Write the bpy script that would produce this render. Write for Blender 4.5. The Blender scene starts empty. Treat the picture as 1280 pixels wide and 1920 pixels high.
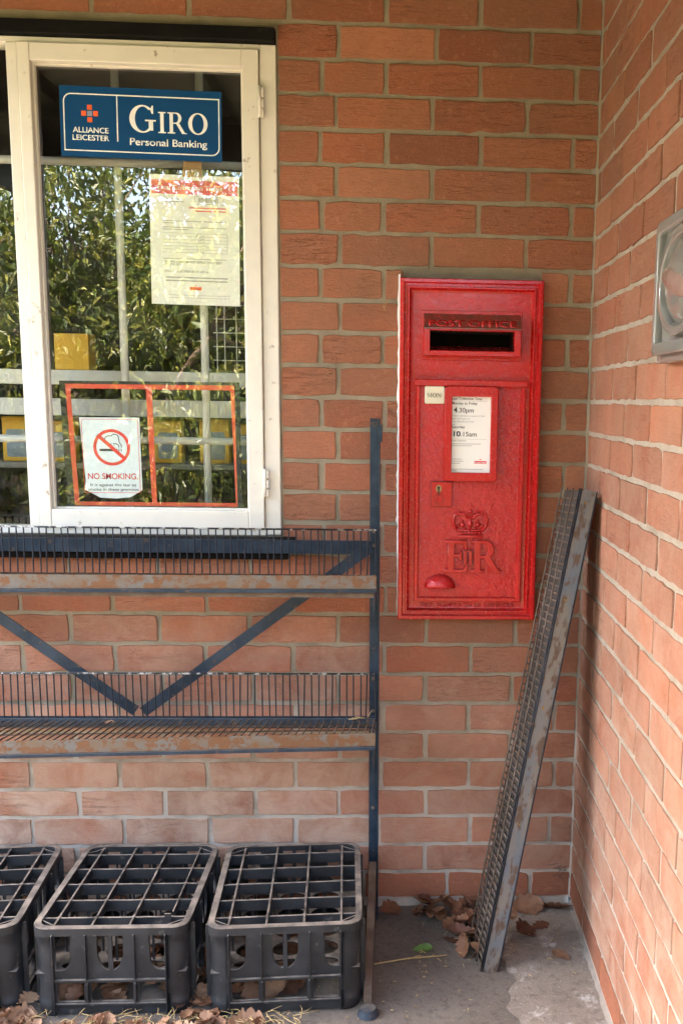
import bpy, bmesh, math, random
from mathutils import Vector, Matrix, Euler

scene = bpy.context.scene
C = scene.collection

# ------------------------------------------------------------------ camera
W_PX, H_PX = 1280.0, 1920.0
F_PX, CX, CY = 1849.17, 847.51, 1054.03
YAW, PITCH, ROLL = 0.0522, 0.1618, 0.0169
cy_, sy_, cp_, sp_ = math.cos(YAW), math.sin(YAW), math.cos(PITCH), math.sin(PITCH)
fwd = Vector((sy_ * cp_, cy_ * cp_, -sp_)); rgt = Vector((cy_, -sy_, 0)); upv = rgt.cross(fwd)
r2 = rgt * math.cos(ROLL) + upv * math.sin(ROLL); u2 = upv * math.cos(ROLL) - rgt * math.sin(ROLL)
cam_data = bpy.data.cameras.new('camera')
cam = bpy.data.objects.new('camera', cam_data); C.objects.link(cam)
mw = Matrix.Identity(4)
for i in range(3):
    mw[i][0], mw[i][1], mw[i][2] = r2[i], u2[i], -fwd[i]
mw[0][3], mw[1][3], mw[2][3] = -0.4639, -2.4724, 1.3402
cam.matrix_world = mw
cam_data.sensor_fit = 'VERTICAL'; cam_data.sensor_height = 24.0
cam_data.lens = F_PX / H_PX * 24.0
cam_data.shift_x = (W_PX / 2 - CX) / H_PX
cam_data.shift_y = (CY - H_PX / 2) / H_PX
cam_data.clip_start = 0.05; cam_data.clip_end = 500
scene.camera = cam

# ------------------------------------------------------------------ light
SUN_EL, SUN_DIR = math.radians(40), Vector((-0.75, 0.66))
world = bpy.data.worlds.new('World'); scene.world = world; world.use_nodes = True
wn = world.node_tree; wn.nodes.clear()
sky = wn.nodes.new('ShaderNodeTexSky'); sky.sky_type = 'NISHITA'; sky.sun_disc = False
sky.sun_elevation = SUN_EL; sky.sun_rotation = math.atan2(SUN_DIR.x, SUN_DIR.y)
sky.air_density = 1.0; sky.dust_density = 7.0; sky.ozone_density = 0.0
bg = wn.nodes.new('ShaderNodeBackground'); bg.inputs['Strength'].default_value = 0.15
wo = wn.nodes.new('ShaderNodeOutputWorld')
wn.links.new(sky.outputs[0], bg.inputs[0]); wn.links.new(bg.outputs[0], wo.inputs[0])
sl = bpy.data.lights.new('sun', 'SUN'); sl.energy = 2.0; sl.angle = math.radians(0.5); sl.color = (1.0, 0.95, 0.86)
sun = bpy.data.objects.new('sun', sl); C.objects.link(sun)
sd = Vector((SUN_DIR.x * math.cos(SUN_EL), SUN_DIR.y * math.cos(SUN_EL), math.sin(SUN_EL))).normalized()
sun.rotation_euler = sd.to_track_quat('Z', 'Y').to_euler()
scene.view_settings.view_transform = 'Standard'; scene.view_settings.look = 'None'
scene.view_settings.exposure = 4.84; scene.view_settings.gamma = 1.0

# ------------------------------------------------------------------ material helpers
class NT:
    def __init__(s, name):
        s.m = bpy.data.materials.new(name); s.m.use_nodes = True
        s.t = s.m.node_tree; s.t.nodes.clear()
        s.out = s.n('ShaderNodeOutputMaterial'); s.b = s.n('ShaderNodeBsdfPrincipled')
        s.l(s.b.outputs[0], s.out.inputs[0])
    def n(s, ty, **kw):
        x = s.t.nodes.new(ty)
        for k, v in kw.items(): setattr(x, k, v)
        return x
    def l(s, a, b): s.t.links.new(a, b)
    def setp(s, k, v):
        if hasattr(v, 'is_output'): s.l(v, s.b.inputs[k])
        else: s.b.inputs[k].default_value = v if not isinstance(v, tuple) else (*v, 1.0)[:4]
    def coord(s): 
        return s.n('ShaderNodeTexCoord').outputs['Object']
    def mapping(s, vec, scale=(1, 1, 1), loc=None, rot=None):
        m = s.n('ShaderNodeMapping'); s.l(vec, m.inputs['Vector']); m.inputs['Scale'].default_value = scale
        if rot is not None: m.inputs['Rotation'].default_value = rot
        if loc is not None:
            if hasattr(loc, 'is_output'): s.l(loc, m.inputs['Location'])
            else: m.inputs['Location'].default_value = loc
        return m.outputs[0]
    def noise(s, vec, scale, detail=3, rough=0.55, dist=0.0):
        x = s.n('ShaderNodeTexNoise'); s.l(vec, x.inputs['Vector'])
        x.inputs['Scale'].default_value = scale; x.inputs['Detail'].default_value = detail
        x.inputs['Roughness'].default_value = rough; x.inputs['Distortion'].default_value = dist
        return x.outputs['Fac']
    def voro(s, vec, scale, feat='F1'):
        x = s.n('ShaderNodeTexVoronoi', feature=feat); s.l(vec, x.inputs['Vector']); x.inputs['Scale'].default_value = scale
        return x.outputs['Distance']
    def ramp(s, fac, stops, interp='LINEAR'):
        r = s.n('ShaderNodeValToRGB'); s.l(fac, r.inputs[0]); e = r.color_ramp.elements; r.color_ramp.interpolation = interp
        while len(e) < len(stops): e.new(0.5)
        for i, (p, c) in enumerate(stops):
            e[i].position = p
            e[i].color = (c, c, c, 1) if not isinstance(c, tuple) else (*c, 1)
        return r.outputs[0]
    def mix(s, fac, a, b, mode='MIX'):
        x = s.n('ShaderNodeMix', data_type='RGBA', blend_type=mode)
        for i, v in ((0, fac), (6, a), (7, b)):
            if hasattr(v, 'is_output'): s.l(v, x.inputs[i])
            elif isinstance(v, tuple): x.inputs[i].default_value = (*v, 1)
            else: x.inputs[i].default_value = v
        return x.outputs[2]
    def math(s, op, a, b=0.0, clamp=False):
        x = s.n('ShaderNodeMath', operation=op, use_clamp=clamp)
        for i, v in enumerate((a, b)):
            if hasattr(v, 'is_output'): s.l(v, x.inputs[i])
            else: x.inputs[i].default_value = v
        return x.outputs[0]
    def attr(s, name):
        return s.n('ShaderNodeAttribute', attribute_name=name).outputs['Fac']
    def sep(s, vec):
        x = s.n('ShaderNodeSeparateXYZ'); s.l(vec, x.inputs[0]); return x.outputs
    def bump(s, h, strength=0.5, dist=0.001, normal=None):
        x = s.n('ShaderNodeBump'); s.l(h, x.inputs['Height']); x.inputs['Strength'].default_value = strength
        x.inputs['Distance'].default_value = dist
        if normal is not None: s.l(normal, x.inputs['Normal'])
        s.l(x.outputs[0], s.b.inputs['Normal']); return x.outputs[0]

def simple(name, col, rough=0.6, metal=0.0, var=0.25, scale=20, bump=0.2, bscale=200, bdist=0.0005, spec=0.5, coat=0.0):
    k = NT(name); co = k.coord()
    a = tuple(c * (1 - var) for c in col); b = tuple(min(1, c * (1 + var)) for c in col)
    k.setp('Base Color', k.mix(k.noise(co, scale, 4), a, b))
    k.setp('Roughness', rough); k.setp('Metallic', metal); k.setp('Specular IOR Level', spec); k.setp('Coat Weight', coat)
    if bump: k.bump(k.noise(co, bscale, 3), bump, bdist)
    return k.m

def worn(name, base, wear, spots, amount=0.5, scale=40, rough=0.55, bump=0.4, stretch=(1, 1, 1), dust=None):
    """paint (base) with a second worn tone and rust/chip spots"""
    k = NT(name); co = k.mapping(k.coord(), stretch)
    n1 = k.noise(co, scale * 0.4, 4); n2 = k.noise(co, scale, 5, 0.62); n3 = k.noise(co, scale * 6, 3)
    c = k.mix(k.ramp(n1, [(0.42, 0.0), (0.6, 1.0)]), base, wear)
    f = k.ramp(n2, [(0.62 - 0.25 * amount, 0.0), (0.70 - 0.25 * amount, 1.0)])
    c = k.mix(f, c, k.mix(n3, spots, tuple(x * 0.55 for x in spots)))
    if dust:
        nz = k.sep(k.n('ShaderNodeNewGeometry').outputs['Normal'])[2]
        d = k.math('MULTIPLY', k.ramp(nz, [(0.3, 0.0), (0.9, 1.0)]), k.ramp(k.noise(k.coord(), 35, 4), [(0.3, 0.15), (0.65, 0.95)]))
        c = k.mix(d, c, dust)
    k.setp('Base Color', c); k.setp('Roughness', rough)
    k.bump(k.math('ADD', f, n3), bump, 0.0004)
    return k.m

def brick_mat(name):
    k = NT(name); obj = k.coord(); bv = k.attr('bv'); pale = k.attr('pale')
    off = k.n('ShaderNodeCombineXYZ'); k.l(k.math('MULTIPLY', bv, 37.0), off.inputs[0]); k.l(k.math('MULTIPLY', bv, 91.0), off.inputs[1]); k.l(k.math('MULTIPLY', bv, 53.0), off.inputs[2])
    add = k.n('ShaderNodeVectorMath', operation='ADD'); k.l(obj, add.inputs[0]); k.l(off.outputs[0], add.inputs[1]); co = add.outputs[0]
    base = k.ramp(bv, [(0.0, (0.20, 0.068, 0.038)), (0.2, (0.34, 0.112, 0.056)), (0.45, (0.27, 0.106, 0.060)), (0.7, (0.40, 0.145, 0.072)), (0.85, (0.31, 0.092, 0.046)), (1.0, (0.42, 0.175, 0.098))])
    m1 = k.noise(co, 9, 4, 0.6); m2 = k.noise(co, 60, 4, 0.65)
    base = k.mix(k.ramp(m1, [(0.3, 0.0), (0.7, 0.75)]), base, k.mix(0.55, base, (0.27, 0.105, 0.062)))
    base = k.mix(k.ramp(m2, [(0.55, 0.0), (0.78, 0.5)]), base, (0.47, 0.21, 0.12))
    # drag creases, stronger on some bricks
    cr = k.mix(k.ramp(k.math('FRACT', k.math('MULTIPLY', bv, 3.77)), [(0.45, 0.0), (0.55, 1.0)]), k.noise(k.mapping(co, (22, 22, 125)), 1.0, 4, 0.62, 0.9), k.noise(k.mapping(co, (13, 13, 90), None, (0.0, 0.06, 0.0)), 1.0, 5, 0.7, 0.4))
    cr2 = k.noise(k.mapping(co, (55, 55, 260)), 1.0, 3, 0.6, 1.4)
    b2 = k.math('FRACT', k.math('MULTIPLY', bv, 7.31)); amt = k.ramp(b2, [(0.15, 0.05), (0.55, 0.45), (1.0, 0.85)])
    patch = k.ramp(k.noise(co, 11, 2), [(0.33, 0.1), (0.62, 1.0)])
    amt = k.math('MULTIPLY', amt, patch)
    crease = k.math('MULTIPLY', k.math('MAXIMUM', k.ramp(cr, [(0.55, 0.0), (0.66, 1.0)]), k.ramp(cr2, [(0.60, 0.0), (0.7, 0.8)])), amt)
    base = k.mix(k.math('MULTIPLY', crease, 0.42), base, (0.13, 0.045, 0.027))
    fine = k.noise(k.mapping(co, (38, 38, 330)), 1.0, 4, 0.65, 0.5)
    base = k.mix(k.ramp(fine, [(0.5, 0.0), (0.72, 0.45)]), base, (0.17, 0.062, 0.036))
    base = k.mix(k.ramp(k.noise(co, 420, 2), [(0.58, 0.0), (0.75, 0.35)]), base, (0.55, 0.30, 0.20))
    hi = k.math('MULTIPLY', k.ramp(cr, [(0.3, 1.0), (0.42, 0.0)]), amt)
    base = k.mix(k.math('MULTIPLY', hi, 0.35), base, (0.52, 0.25, 0.16))
    pit = k.ramp(k.voro(co, 95), [(0.04, 1.0), (0.1, 0.0)])
    pit = k.math('MULTIPLY', pit, k.ramp(k.noise(co, 18, 2), [(0.5, 0.0), (0.62, 1.0)]))
    base = k.mix(k.math('MULTIPLY', pit, 0.7), base, (0.10, 0.04, 0.025))
    speck = k.ramp(k.voro(k.mapping(co, (1, 1, 1), (3.1, 1.7, 0.4)), 42), [(0.025, 1.0), (0.05, 0.0)])
    speck = k.math('MULTIPLY', speck, k.ramp(k.noise(co, 7, 2), [(0.52, 0.0), (0.6, 0.8)]))
    base = k.mix(speck, base, (0.62, 0.50, 0.40))
    dirt = k.ramp(k.noise(obj, 2.6, 6, 0.68), [(0.42, 0.0), (0.66, 0.55)])
    base = k.mix(dirt, base, (0.185, 0.105, 0.065))
    # lime bloom on the lower courses, in its own patches; side wall paler all over
    bl = k.math('MULTIPLY', pale, k.ramp(k.noise(obj, 9, 6, 0.7, 0.5), [(0.32, 0.12), (0.62, 1.0)]))
    base = k.mix(bl, base, (0.50, 0.36, 0.265))
    k.setp('Base Color', base); k.setp('Roughness', 0.88); k.setp('Specular IOR Level', 0.25)
    h = k.math('SUBTRACT', k.math('ADD', k.math('MULTIPLY', m2, 0.35), k.math('MULTIPLY', k.noise(co, 260, 2), 0.4)), k.math('ADD', k.math('ADD', k.math('MULTIPLY', crease, 0.85), k.math('MULTIPLY', fine, 0.5)), pit))
    k.bump(h, 1.0, 0.0026)
    return k.m

def mortar_mat(name='mortar', c1=(0.22, 0.178, 0.12), c2=(0.33, 0.28, 0.205)):
    k = NT(name); co = k.coord(); n = k.noise(co, 30, 5); n2 = k.noise(co, 350, 3)
    c = k.mix(n, c1, c2)
    c = k.mix(k.ramp(n2, [(0.55, 0.0), (0.75, 0.6)]), c, (0.20, 0.17, 0.12))
    zz = k.math('ADD', k.sep(co)[2], k.math('MULTIPLY', k.noise(co, 3, 5, 0.65), 0.9))
    c = k.mix(k.ramp(zz, [(0.75, 0.85), (1.55, 0.0)]), c, (0.46, 0.40, 0.335))
    c = k.mix(k.ramp(k.noise(co, 6, 6, 0.7), [(0.48, 0.0), (0.68, 0.5)]), c, (0.14, 0.115, 0.08))
    k.setp('Base Color', c); k.setp('Roughness', 0.95); k.setp('Specular IOR Level', 0.2)
    k.bump(k.math('ADD', n, n2), 0.7, 0.002); return k.m

def red_mat(name, lump=0.35, dirt=0.0):
    k = NT(name); co = k.coord(); n = k.noise(co, 45, 4, 0.6, 0.6); n2 = k.noise(co, 160, 3, 0.6, 0.5); n3 = k.noise(co, 9, 3)
    c = k.mix(n3, (0.38, 0.006, 0.007), (0.48, 0.009, 0.009))
    chip = k.ramp(k.voro(k.mapping(co, (1, 1, 1.3)), 38), [(0.03, 1.0), (0.055, 0.0)])
    chip = k.math('MULTIPLY', chip, k.ramp(k.noise(co, 13, 2), [(0.56, 0.0), (0.62, 1.0)]))
    c = k.mix(k.math('MULTIPLY', chip, 0.6), c, (0.62, 0.25, 0.22))
    nz = k.sep(k.n('ShaderNodeNewGeometry').outputs['Normal'])[2]
    dust = k.math('MULTIPLY', k.ramp(nz, [(0.35, 0.0), (0.8, 1.0)]), k.ramp(k.noise(co, 60, 3), [(0.35, 0.2), (0.65, 0.8)]))
    c = k.mix(k.math('MULTIPLY', dust, 0.55), c, (0.20, 0.055, 0.05))
    if dirt: c = k.mix(k.math('MULTIPLY', k.ramp(n, [(0.35, 1.0), (0.72, 0.35)]), dirt), c, (0.085, 0.05, 0.032))
    k.setp('Base Color', c); k.setp('Roughness', k.ramp(n2, [(0.3, 0.14), (0.7, 0.32)])); k.setp('Specular IOR Level', 0.5)
    k.bump(k.math('ADD', k.math('MULTIPLY', n, 1.2), k.math('MULTIPLY', n2, 0.5)), min(1.0, lump * 1.5), 0.006); return k.m

def leaf_mat(name, c1, c2, c3, trans=0.25, rough=0.55):
    k = NT(name); co = k.coord(); bv = k.attr('bv')
    c = k.ramp(bv, [(0.0, c1), (0.5, c2), (1.0, c3)])
    n = k.noise(co, 60, 4); c = k.mix(k.ramp(n, [(0.4, 0.0), (0.75, 0.6)]), c, k.mix(0.6, c, (0.06, 0.03, 0.015), 'MULTIPLY'))
    k.setp('Base Color', c); k.setp('Roughness', rough)
    if trans:
        tr = k.n('ShaderNodeBsdfTranslucent'); k.l(c, tr.inputs[0]); mx = k.n('ShaderNodeMixShader'); mx.inputs[0].default_value = trans
        k.l(k.b.outputs[0], mx.inputs[1]); k.l(tr.outputs[0], mx.inputs[2]); k.l(mx.outputs[0], k.out.inputs[0])
    return k.m

def glass_mat():
    k = NT('window_glass'); k.t.nodes.remove(k.b)
    fr = k.n('ShaderNodeFresnel'); fr.inputs[0].default_value = 1.55
    gl = k.n('ShaderNodeBsdfGlossy'); gl.inputs['Roughness'].default_value = 0.0; gl.inputs[0].default_value = (1, 1, 1, 1)
    co = k.coord(); bp = k.n('ShaderNodeBump'); bp.inputs['Strength'].default_value = 0.12; bp.inputs['Distance'].default_value = 0.003
    k.l(k.noise(co, 6, 1), bp.inputs['Height']); k.l(bp.outputs[0], gl.inputs['Normal'])
    tr = k.n('ShaderNodeBsdfTransparent'); tr.inputs[0].default_value = (0.97, 0.98, 0.965, 1)
    mx = k.n('ShaderNodeMixShader'); k.l(k.math('MULTIPLY', k.math('MULTIPLY', fr.outputs[0], k.math('SUBTRACT', 1.0, k.n('ShaderNodeNewGeometry').outputs['Backfacing'])), 2.7, True), mx.inputs[0]); k.l(tr.outputs[0], mx.inputs[1]); k.l(gl.outputs[0], mx.inputs[2])
    df = k.n('ShaderNodeBsdfDiffuse'); df.inputs[0].default_value = (0.5, 0.5, 0.46, 1)
    m2 = k.n('ShaderNodeMixShader'); k.l(k.ramp(k.noise(co, 22, 5, 0.7), [(0.45, 0.0), (0.8, 0.035)]), m2.inputs[0]); k.l(mx.outputs[0], m2.inputs[1]); k.l(df.outputs[0], m2.inputs[2])
    k.l(m2.outputs[0], k.out.inputs[0]); return k.m

def plastic_clear():
    k = NT('clear_plastic'); co = k.coord()
    k.setp('Base Color', k.mix(k.noise(co, 8, 3), (0.27, 0.28, 0.255), (0.38, 0.375, 0.345))); k.setp('Roughness', 0.16); k.setp('Transmission Weight', 0.5); k.setp('IOR', 1.45)
    k.bump(k.noise(co, 40, 2), 0.05, 0.001); return k.m

def concrete_mat(name, c1, c2, bloom=0.0):
    k = NT(name); co = k.coord(); n = k.noise(co, 3.5, 5, 0.6); n2 = k.noise(co, 55, 5, 0.65); n3 = k.noise(co, 240, 3)
    c = k.mix(k.ramp(n, [(0.3, 0.0), (0.7, 1.0)]), c1, c2)
    c = k.mix(k.ramp(n2, [(0.5, 0.0), (0.72, 0.7)]), c, tuple(x * 0.55 for x in c1))
    c = k.mix(k.ramp(n3, [(0.6, 0.0), (0.72, 0.6)]), c, tuple(x * 1.7 for x in c2))
    st = k.ramp(k.voro(k.mapping(co, (1, 1, 1)), 130), [(0.05, 1.0), (0.11, 0.0)])
    c = k.mix(k.math('MULTIPLY', st, 0.35), c, (0.34, 0.28, 0.21))
    if bloom:
        b = k.math('MULTIPLY', k.ramp(k.noise(co, 13, 6, 0.68, 0.6), [(0.55, 0.0), (0.66, 1.0)]), k.ramp(k.noise(co, 70, 4), [(0.35, 0.1), (0.6, 1.0)]))
        c = k.mix(k.math('MULTIPLY', b, bloom), c, (0.58, 0.54, 0.49))
    k.setp('Base Color', c); k.setp('Roughness', 0.93); k.setp('Specular IOR Level', 0.25)
    k.bump(k.math('ADD', n2, k.math('MULTIPLY', n3, 0.6)), 0.7, 0.003); return k.m

M = {}
M['brick'] = brick_mat('red_brick'); M['mortar'] = mortar_mat(); M['pale_mortar'] = mortar_mat('pale_mortar', (0.31, 0.265, 0.205), (0.42, 0.37, 0.30))
M['red'] = red_mat('red_gloss_paint', 0.09); M['redlump'] = red_mat('red_paint_on_casting', 0.34); M['reddirt'] = red_mat('grimy_red_paint', 0.12, 0.95)
M['shadered'] = simple('painted_relief_shade', (0.13, 0.008, 0.008), 0.5, var=0.4, scale=60, bump=0.2)  # dark red that paints the shadow outline around raised details
M['white_paint'] = worn('white_window_paint', (0.68, 0.635, 0.55), (0.645, 0.605, 0.53), (0.40, 0.32, 0.23), -0.12, 34, 0.45, 0.25)
M['black_wood'] = worn('black_painted_wood', (0.004, 0.0037, 0.0034), (0.007, 0.0065, 0.006), (0.06, 0.05, 0.035), -0.15, 30, 0.75, 0.4, (0.5, 1, 1))
M['blue'] = worn('dark_blue_metal_paint', (0.010, 0.021, 0.036), (0.022, 0.037, 0.056), (0.11, 0.072, 0.05), 0.06, 50, 0.5, 0.3, dust=(0.14, 0.12, 0.10))
M['wire'] = worn('dark_wire', (0.016, 0.018, 0.024), (0.028, 0.030, 0.036), (0.13, 0.075, 0.045), -0.05, 60, 0.55, 0.3)
M['wirewhite'] = worn('chipped_wire', (0.016, 0.018, 0.024), (0.02, 0.022, 0.026), (0.72, 0.70, 0.66), 0.45, 45, 0.5, 0.2, (1, 1, 1))
M['rustwire'] = worn('rusty_wire', (0.095, 0.062, 0.042), (0.135, 0.098, 0.07), (0.17, 0.085, 0.04), 0.2, 60, 0.8, 0.4)
M['rustlip'] = worn('rusted_grey_strip', (0.125, 0.112, 0.094), (0.135, 0.09, 0.055), (0.175, 0.072, 0.024), 0.62, 55, 0.75, 0.5, (0.8, 1, 1))
M['bluegrey'] = worn('worn_blue_grey_strip', (0.18, 0.16, 0.13), (0.12, 0.14, 0.16), (0.13, 0.08, 0.05), 0.45, 32, 0.6, 0.4, (1.6, 1.6, 0.7))
M['crate'] = worn('dusty_black_plastic', (0.0135, 0.0140, 0.0155), (0.025, 0.0255, 0.027), (0.10, 0.092, 0.082), 0.0, 40, 0.45, 0.35, dust=(0.27, 0.225, 0.18))
M['concrete'] = concrete_mat('dark_concrete', (0.118, 0.097, 0.078), (0.185, 0.155, 0.125))
M['patch'] = concrete_mat('patched_concrete', (0.20, 0.165, 0.13), (0.31, 0.26, 0.21), 0.85)
M['fillet'] = simple('lime_mortar', (0.27, 0.225, 0.185), 0.95, var=0.3, scale=40, bump=0.6, bscale=120, bdist=0.002)
M['caulk'] = simple('white_sealant', (0.66, 0.64, 0.60), 0.7, var=0.15, scale=60, bump=0.5, bscale=90, bdist=0.002)
M['glass'] = glass_mat(); M['plastic'] = plastic_clear()
M['giro'] = simple('blue_sign_print', (0.002, 0.050, 0.150), 0.45, var=0.05, bump=0.03, spec=0.2)
M['white'] = simple('white_print', (0.80, 0.80, 0.77), 0.5, var=0.03, bump=0)
M['orange'] = simple('orange_print', (0.72, 0.10, 0.015), 0.5, var=0.05, bump=0)
M['greyblue'] = simple('grey_blue_print', (0.22, 0.27, 0.36), 0.5, var=0.05, bump=0)
M['paper'] = simple('white_paper', (0.80, 0.80, 0.76), 0.7, var=0.03, scale=6, bump=0.15, bscale=12, bdist=0.002)
M['stickerblue'] = simple('pale_sticker', (0.68, 0.74, 0.77), 0.5, var=0.03, bump=0)
M['redprint'] = simple('red_print', (0.66, 0.030, 0.028), 0.5, var=0.08, bump=0)
M['pinkprint'] = simple('faded_red_print', (0.74, 0.10, 0.12), 0.5, var=0.35, scale=14, bump=0)
M['ink'] = simple('black_ink', (0.03, 0.03, 0.035), 0.6, var=0.1, bump=0)
M['greyink'] = simple('grey_ink', (0.30, 0.30, 0.30), 0.6, var=0.1, bump=0)
M['redtape'] = simple('red_tape', (0.66, 0.075, 0.035), 0.45, var=0.12, scale=30, bump=0.1)
M['blacktape'] = simple('black_tape', (0.015, 0.016, 0.016), 0.45, var=0.2, scale=30, bump=0.1)
M['parcel'] = simple('brown_parcel_tape', (0.36, 0.22, 0.10), 0.35, var=0.25, scale=60, bump=0.2)
M['ivory'] = simple('ivory_enamel', (0.66, 0.62, 0.47), 0.3, var=0.06, bump=0.05, coat=0.4)
M['brass'] = simple('dull_brass', (0.32, 0.22, 0.10), 0.45, 0.8, var=0.3, scale=80)
M['hole'] = simple('dark_recess', (0.008, 0.007, 0.007), 0.9, var=0.2, bump=0)
M['bars'] = worn('off_white_bar_paint', (0.66, 0.65, 0.60), (0.58, 0.57, 0.52), (0.30, 0.24, 0.18), -0.2, 40, 0.5, 0.2)
M['board'] = simple('grey_board', (0.60, 0.58, 0.53), 0.7, var=0.12, scale=14)
M['yellow'] = simple('yellow_card', (0.66, 0.36, 0.02), 0.5, var=0.08, bump=0)
M['cyan'] = simple('cyan_card', (0.03, 0.42, 0.55), 0.5, var=0.08, bump=0)
M['bluelabel'] = simple('slate_label', (0.20, 0.24, 0.26), 0.5, var=0.25, scale=50, bump=0)
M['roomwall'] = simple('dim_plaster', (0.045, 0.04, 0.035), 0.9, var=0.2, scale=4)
M['soffit'] = simple('soffit_board', (0.10, 0.088, 0.072), 0.8, var=0.12, scale=3)
M['fascia'] = simple('dark_fascia', (0.030, 0.024, 0.020), 0.6, var=0.3, scale=10)
M['oak'] = leaf_mat('dry_oak_leaf', (0.12, 0.045, 0.024), (0.22, 0.098, 0.045), (0.36, 0.215, 0.125), 0.12, 0.7)
M['straw'] = simple('dry_straw', (0.42, 0.30, 0.13), 0.8, var=0.35, scale=30, bump=0)
M['greenleaf'] = leaf_mat('fresh_green_leaf', (0.07, 0.16, 0.03), (0.10, 0.20, 0.04), (0.16, 0.26, 0.07), 0.2)
M['laurel'] = leaf_mat('laurel_leaf', (0.030, 0.055, 0.010), (0.085, 0.115, 0.018), (0.23, 0.225, 0.04), 0.35, 0.4)
M['bark'] = simple('shrub_bark', (0.10, 0.07, 0.045), 0.9, var=0.4, scale=30, bump=0.6, bscale=60, bdist=0.004)
for q_, v_ in (('black_wood', 0.12), ('blue', 0.28), ('wire', 0.25)):
    for n_ in M[q_].node_tree.nodes:
        if n_.type == 'BSDF_PRINCIPLED': n_.inputs['Specular IOR Level'].default_value = v_
def lawn_mat():
    k = NT('rough_lawn'); co = k.coord(); n = k.noise(co, 1.3, 5); n2 = k.noise(co, 40, 4)
    c = k.mix(k.ramp(n, [(0.4, 0.0), (0.6, 1.0)]), (0.035, 0.06, 0.013), (0.11, 0.075, 0.04)); c = k.mix(k.ramp(n2, [(0.4, 0.0), (0.7, 0.7)]), c, (0.09, 0.10, 0.03))
    k.setp('Base Color', c); k.setp('Roughness', 0.95); k.bump(n2, 0.8, 0.02); return k.m
M['lawn'] = lawn_mat()

# ------------------------------------------------------------------ object helpers
WPOS = {}
def thing(name, label, cat, loc=(0, 0, 0), group=None, mat=None):
    o = bpy.data.objects.new(name, None); C.objects.link(o); o.empty_display_size = 0.05
    if mat is not None: o.matrix_world = mat
    else: o.location = loc
    o['label'] = label; o['category'] = cat
    if group: o['group'] = group
    WPOS[o.name] = Vector((0, 0, 0)) if mat is not None else Vector(loc)
    return o
def tag(o, label, cat, group=None):
    o['label'] = label; o['category'] = cat
    if group: o['group'] = group
    return o
def finish(name, me, mats, parent=None, smooth=False, label=None):
    """mesh given in world coordinates (or the thing's own when it was placed by matrix)"""
    if not isinstance(mats, (list, tuple)): mats = [mats]
    for m in mats: me.materials.append(m)
    me.name = name
    o = bpy.data.objects.new(name, me); C.objects.link(o)
    if parent is not None:
        off = WPOS[parent.name]; me.transform(Matrix.Translation(-off)); o.parent = parent; WPOS[o.name] = off
    else: WPOS[o.name] = Vector((0, 0, 0))
    if smooth: me.polygons.foreach_set('use_smooth', [True] * len(me.polygons))
    if label: o['label'] = label
    return o
def obj(name, bm, mats, parent=None, smooth=False, label=None):
    me = bpy.data.meshes.new(name); bm.normal_update(); bm.to_mesh(me); bm.free()
    return finish(name, me, mats, parent, smooth, label)
def recentre(o):
    """origin of a top-level mesh to the middle of its base"""
    v = [x.co for x in o.data.vertices]
    c = Vector(((min(p.x for p in v) + max(p.x for p in v)) / 2, (min(p.y for p in v) + max(p.y for p in v)) / 2, min(p.z for p in v)))
    o.data.transform(Matrix.Translation(-c)); o.location = c
    return o

def box(bm, x0, x1, y0, y1, z0, z1, bev=0.0, mi=0, M4=None):
    vs = [bm.verts.new(v) for v in ((x0, y0, z0), (x1, y0, z0), (x1, y1, z0), (x0, y1, z0), (x0, y0, z1), (x1, y0, z1), (x1, y1, z1), (x0, y1, z1))]
    fs = [bm.faces.new([vs[i] for i in f]) for f in ((0, 3, 2, 1), (4, 5, 6, 7), (0, 1, 5, 4), (1, 2, 6, 5), (2, 3, 7, 6), (3, 0, 4, 7))]
    for f in fs: f.material_index = mi
    if M4 is not None: bmesh.ops.transform(bm, matrix=M4, verts=vs)
    if bev:
        r = bmesh.ops.bevel(bm, geom=list({e for f in fs for e in f.edges}), offset=bev, segments=2, affect='EDGES', profile=0.5)
        for f in r['faces']: f.material_index = mi
def tube(bm, pts, r, n=6, mi=0, caps=True):
    pts = [Vector(p) for p in pts]; rings = []
    for i, p in enumerate(pts):
        d = (pts[min(i + 1, len(pts) - 1)] - pts[max(i - 1, 0)]).normalized()
        a = d.orthogonal().normalized() if abs(d.z) > 0.99 or i == 0 else rings[-1][1]
        a = (a - d * a.dot(d)).normalized(); b = d.cross(a)
        rr = r[i] if isinstance(r, (list, tuple)) else r
        rings.append(([bm.verts.new(p + (a * math.cos(2 * math.pi * k / n) + b * math.sin(2 * math.pi * k / n)) * rr) for k in range(n)], a))
    for i in range(len(rings) - 1):
        A, B = rings[i][0], rings[i + 1][0]
        for k in range(n):
            f = bm.faces.new((A[k], A[(k + 1) % n], B[(k + 1) % n], B[k])); f.material_index = mi; f.smooth = True
    if caps:
        for q in (rings[0][0][::-1], rings[-1][0]):
            f = bm.faces.new(q); f.material_index = mi
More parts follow.
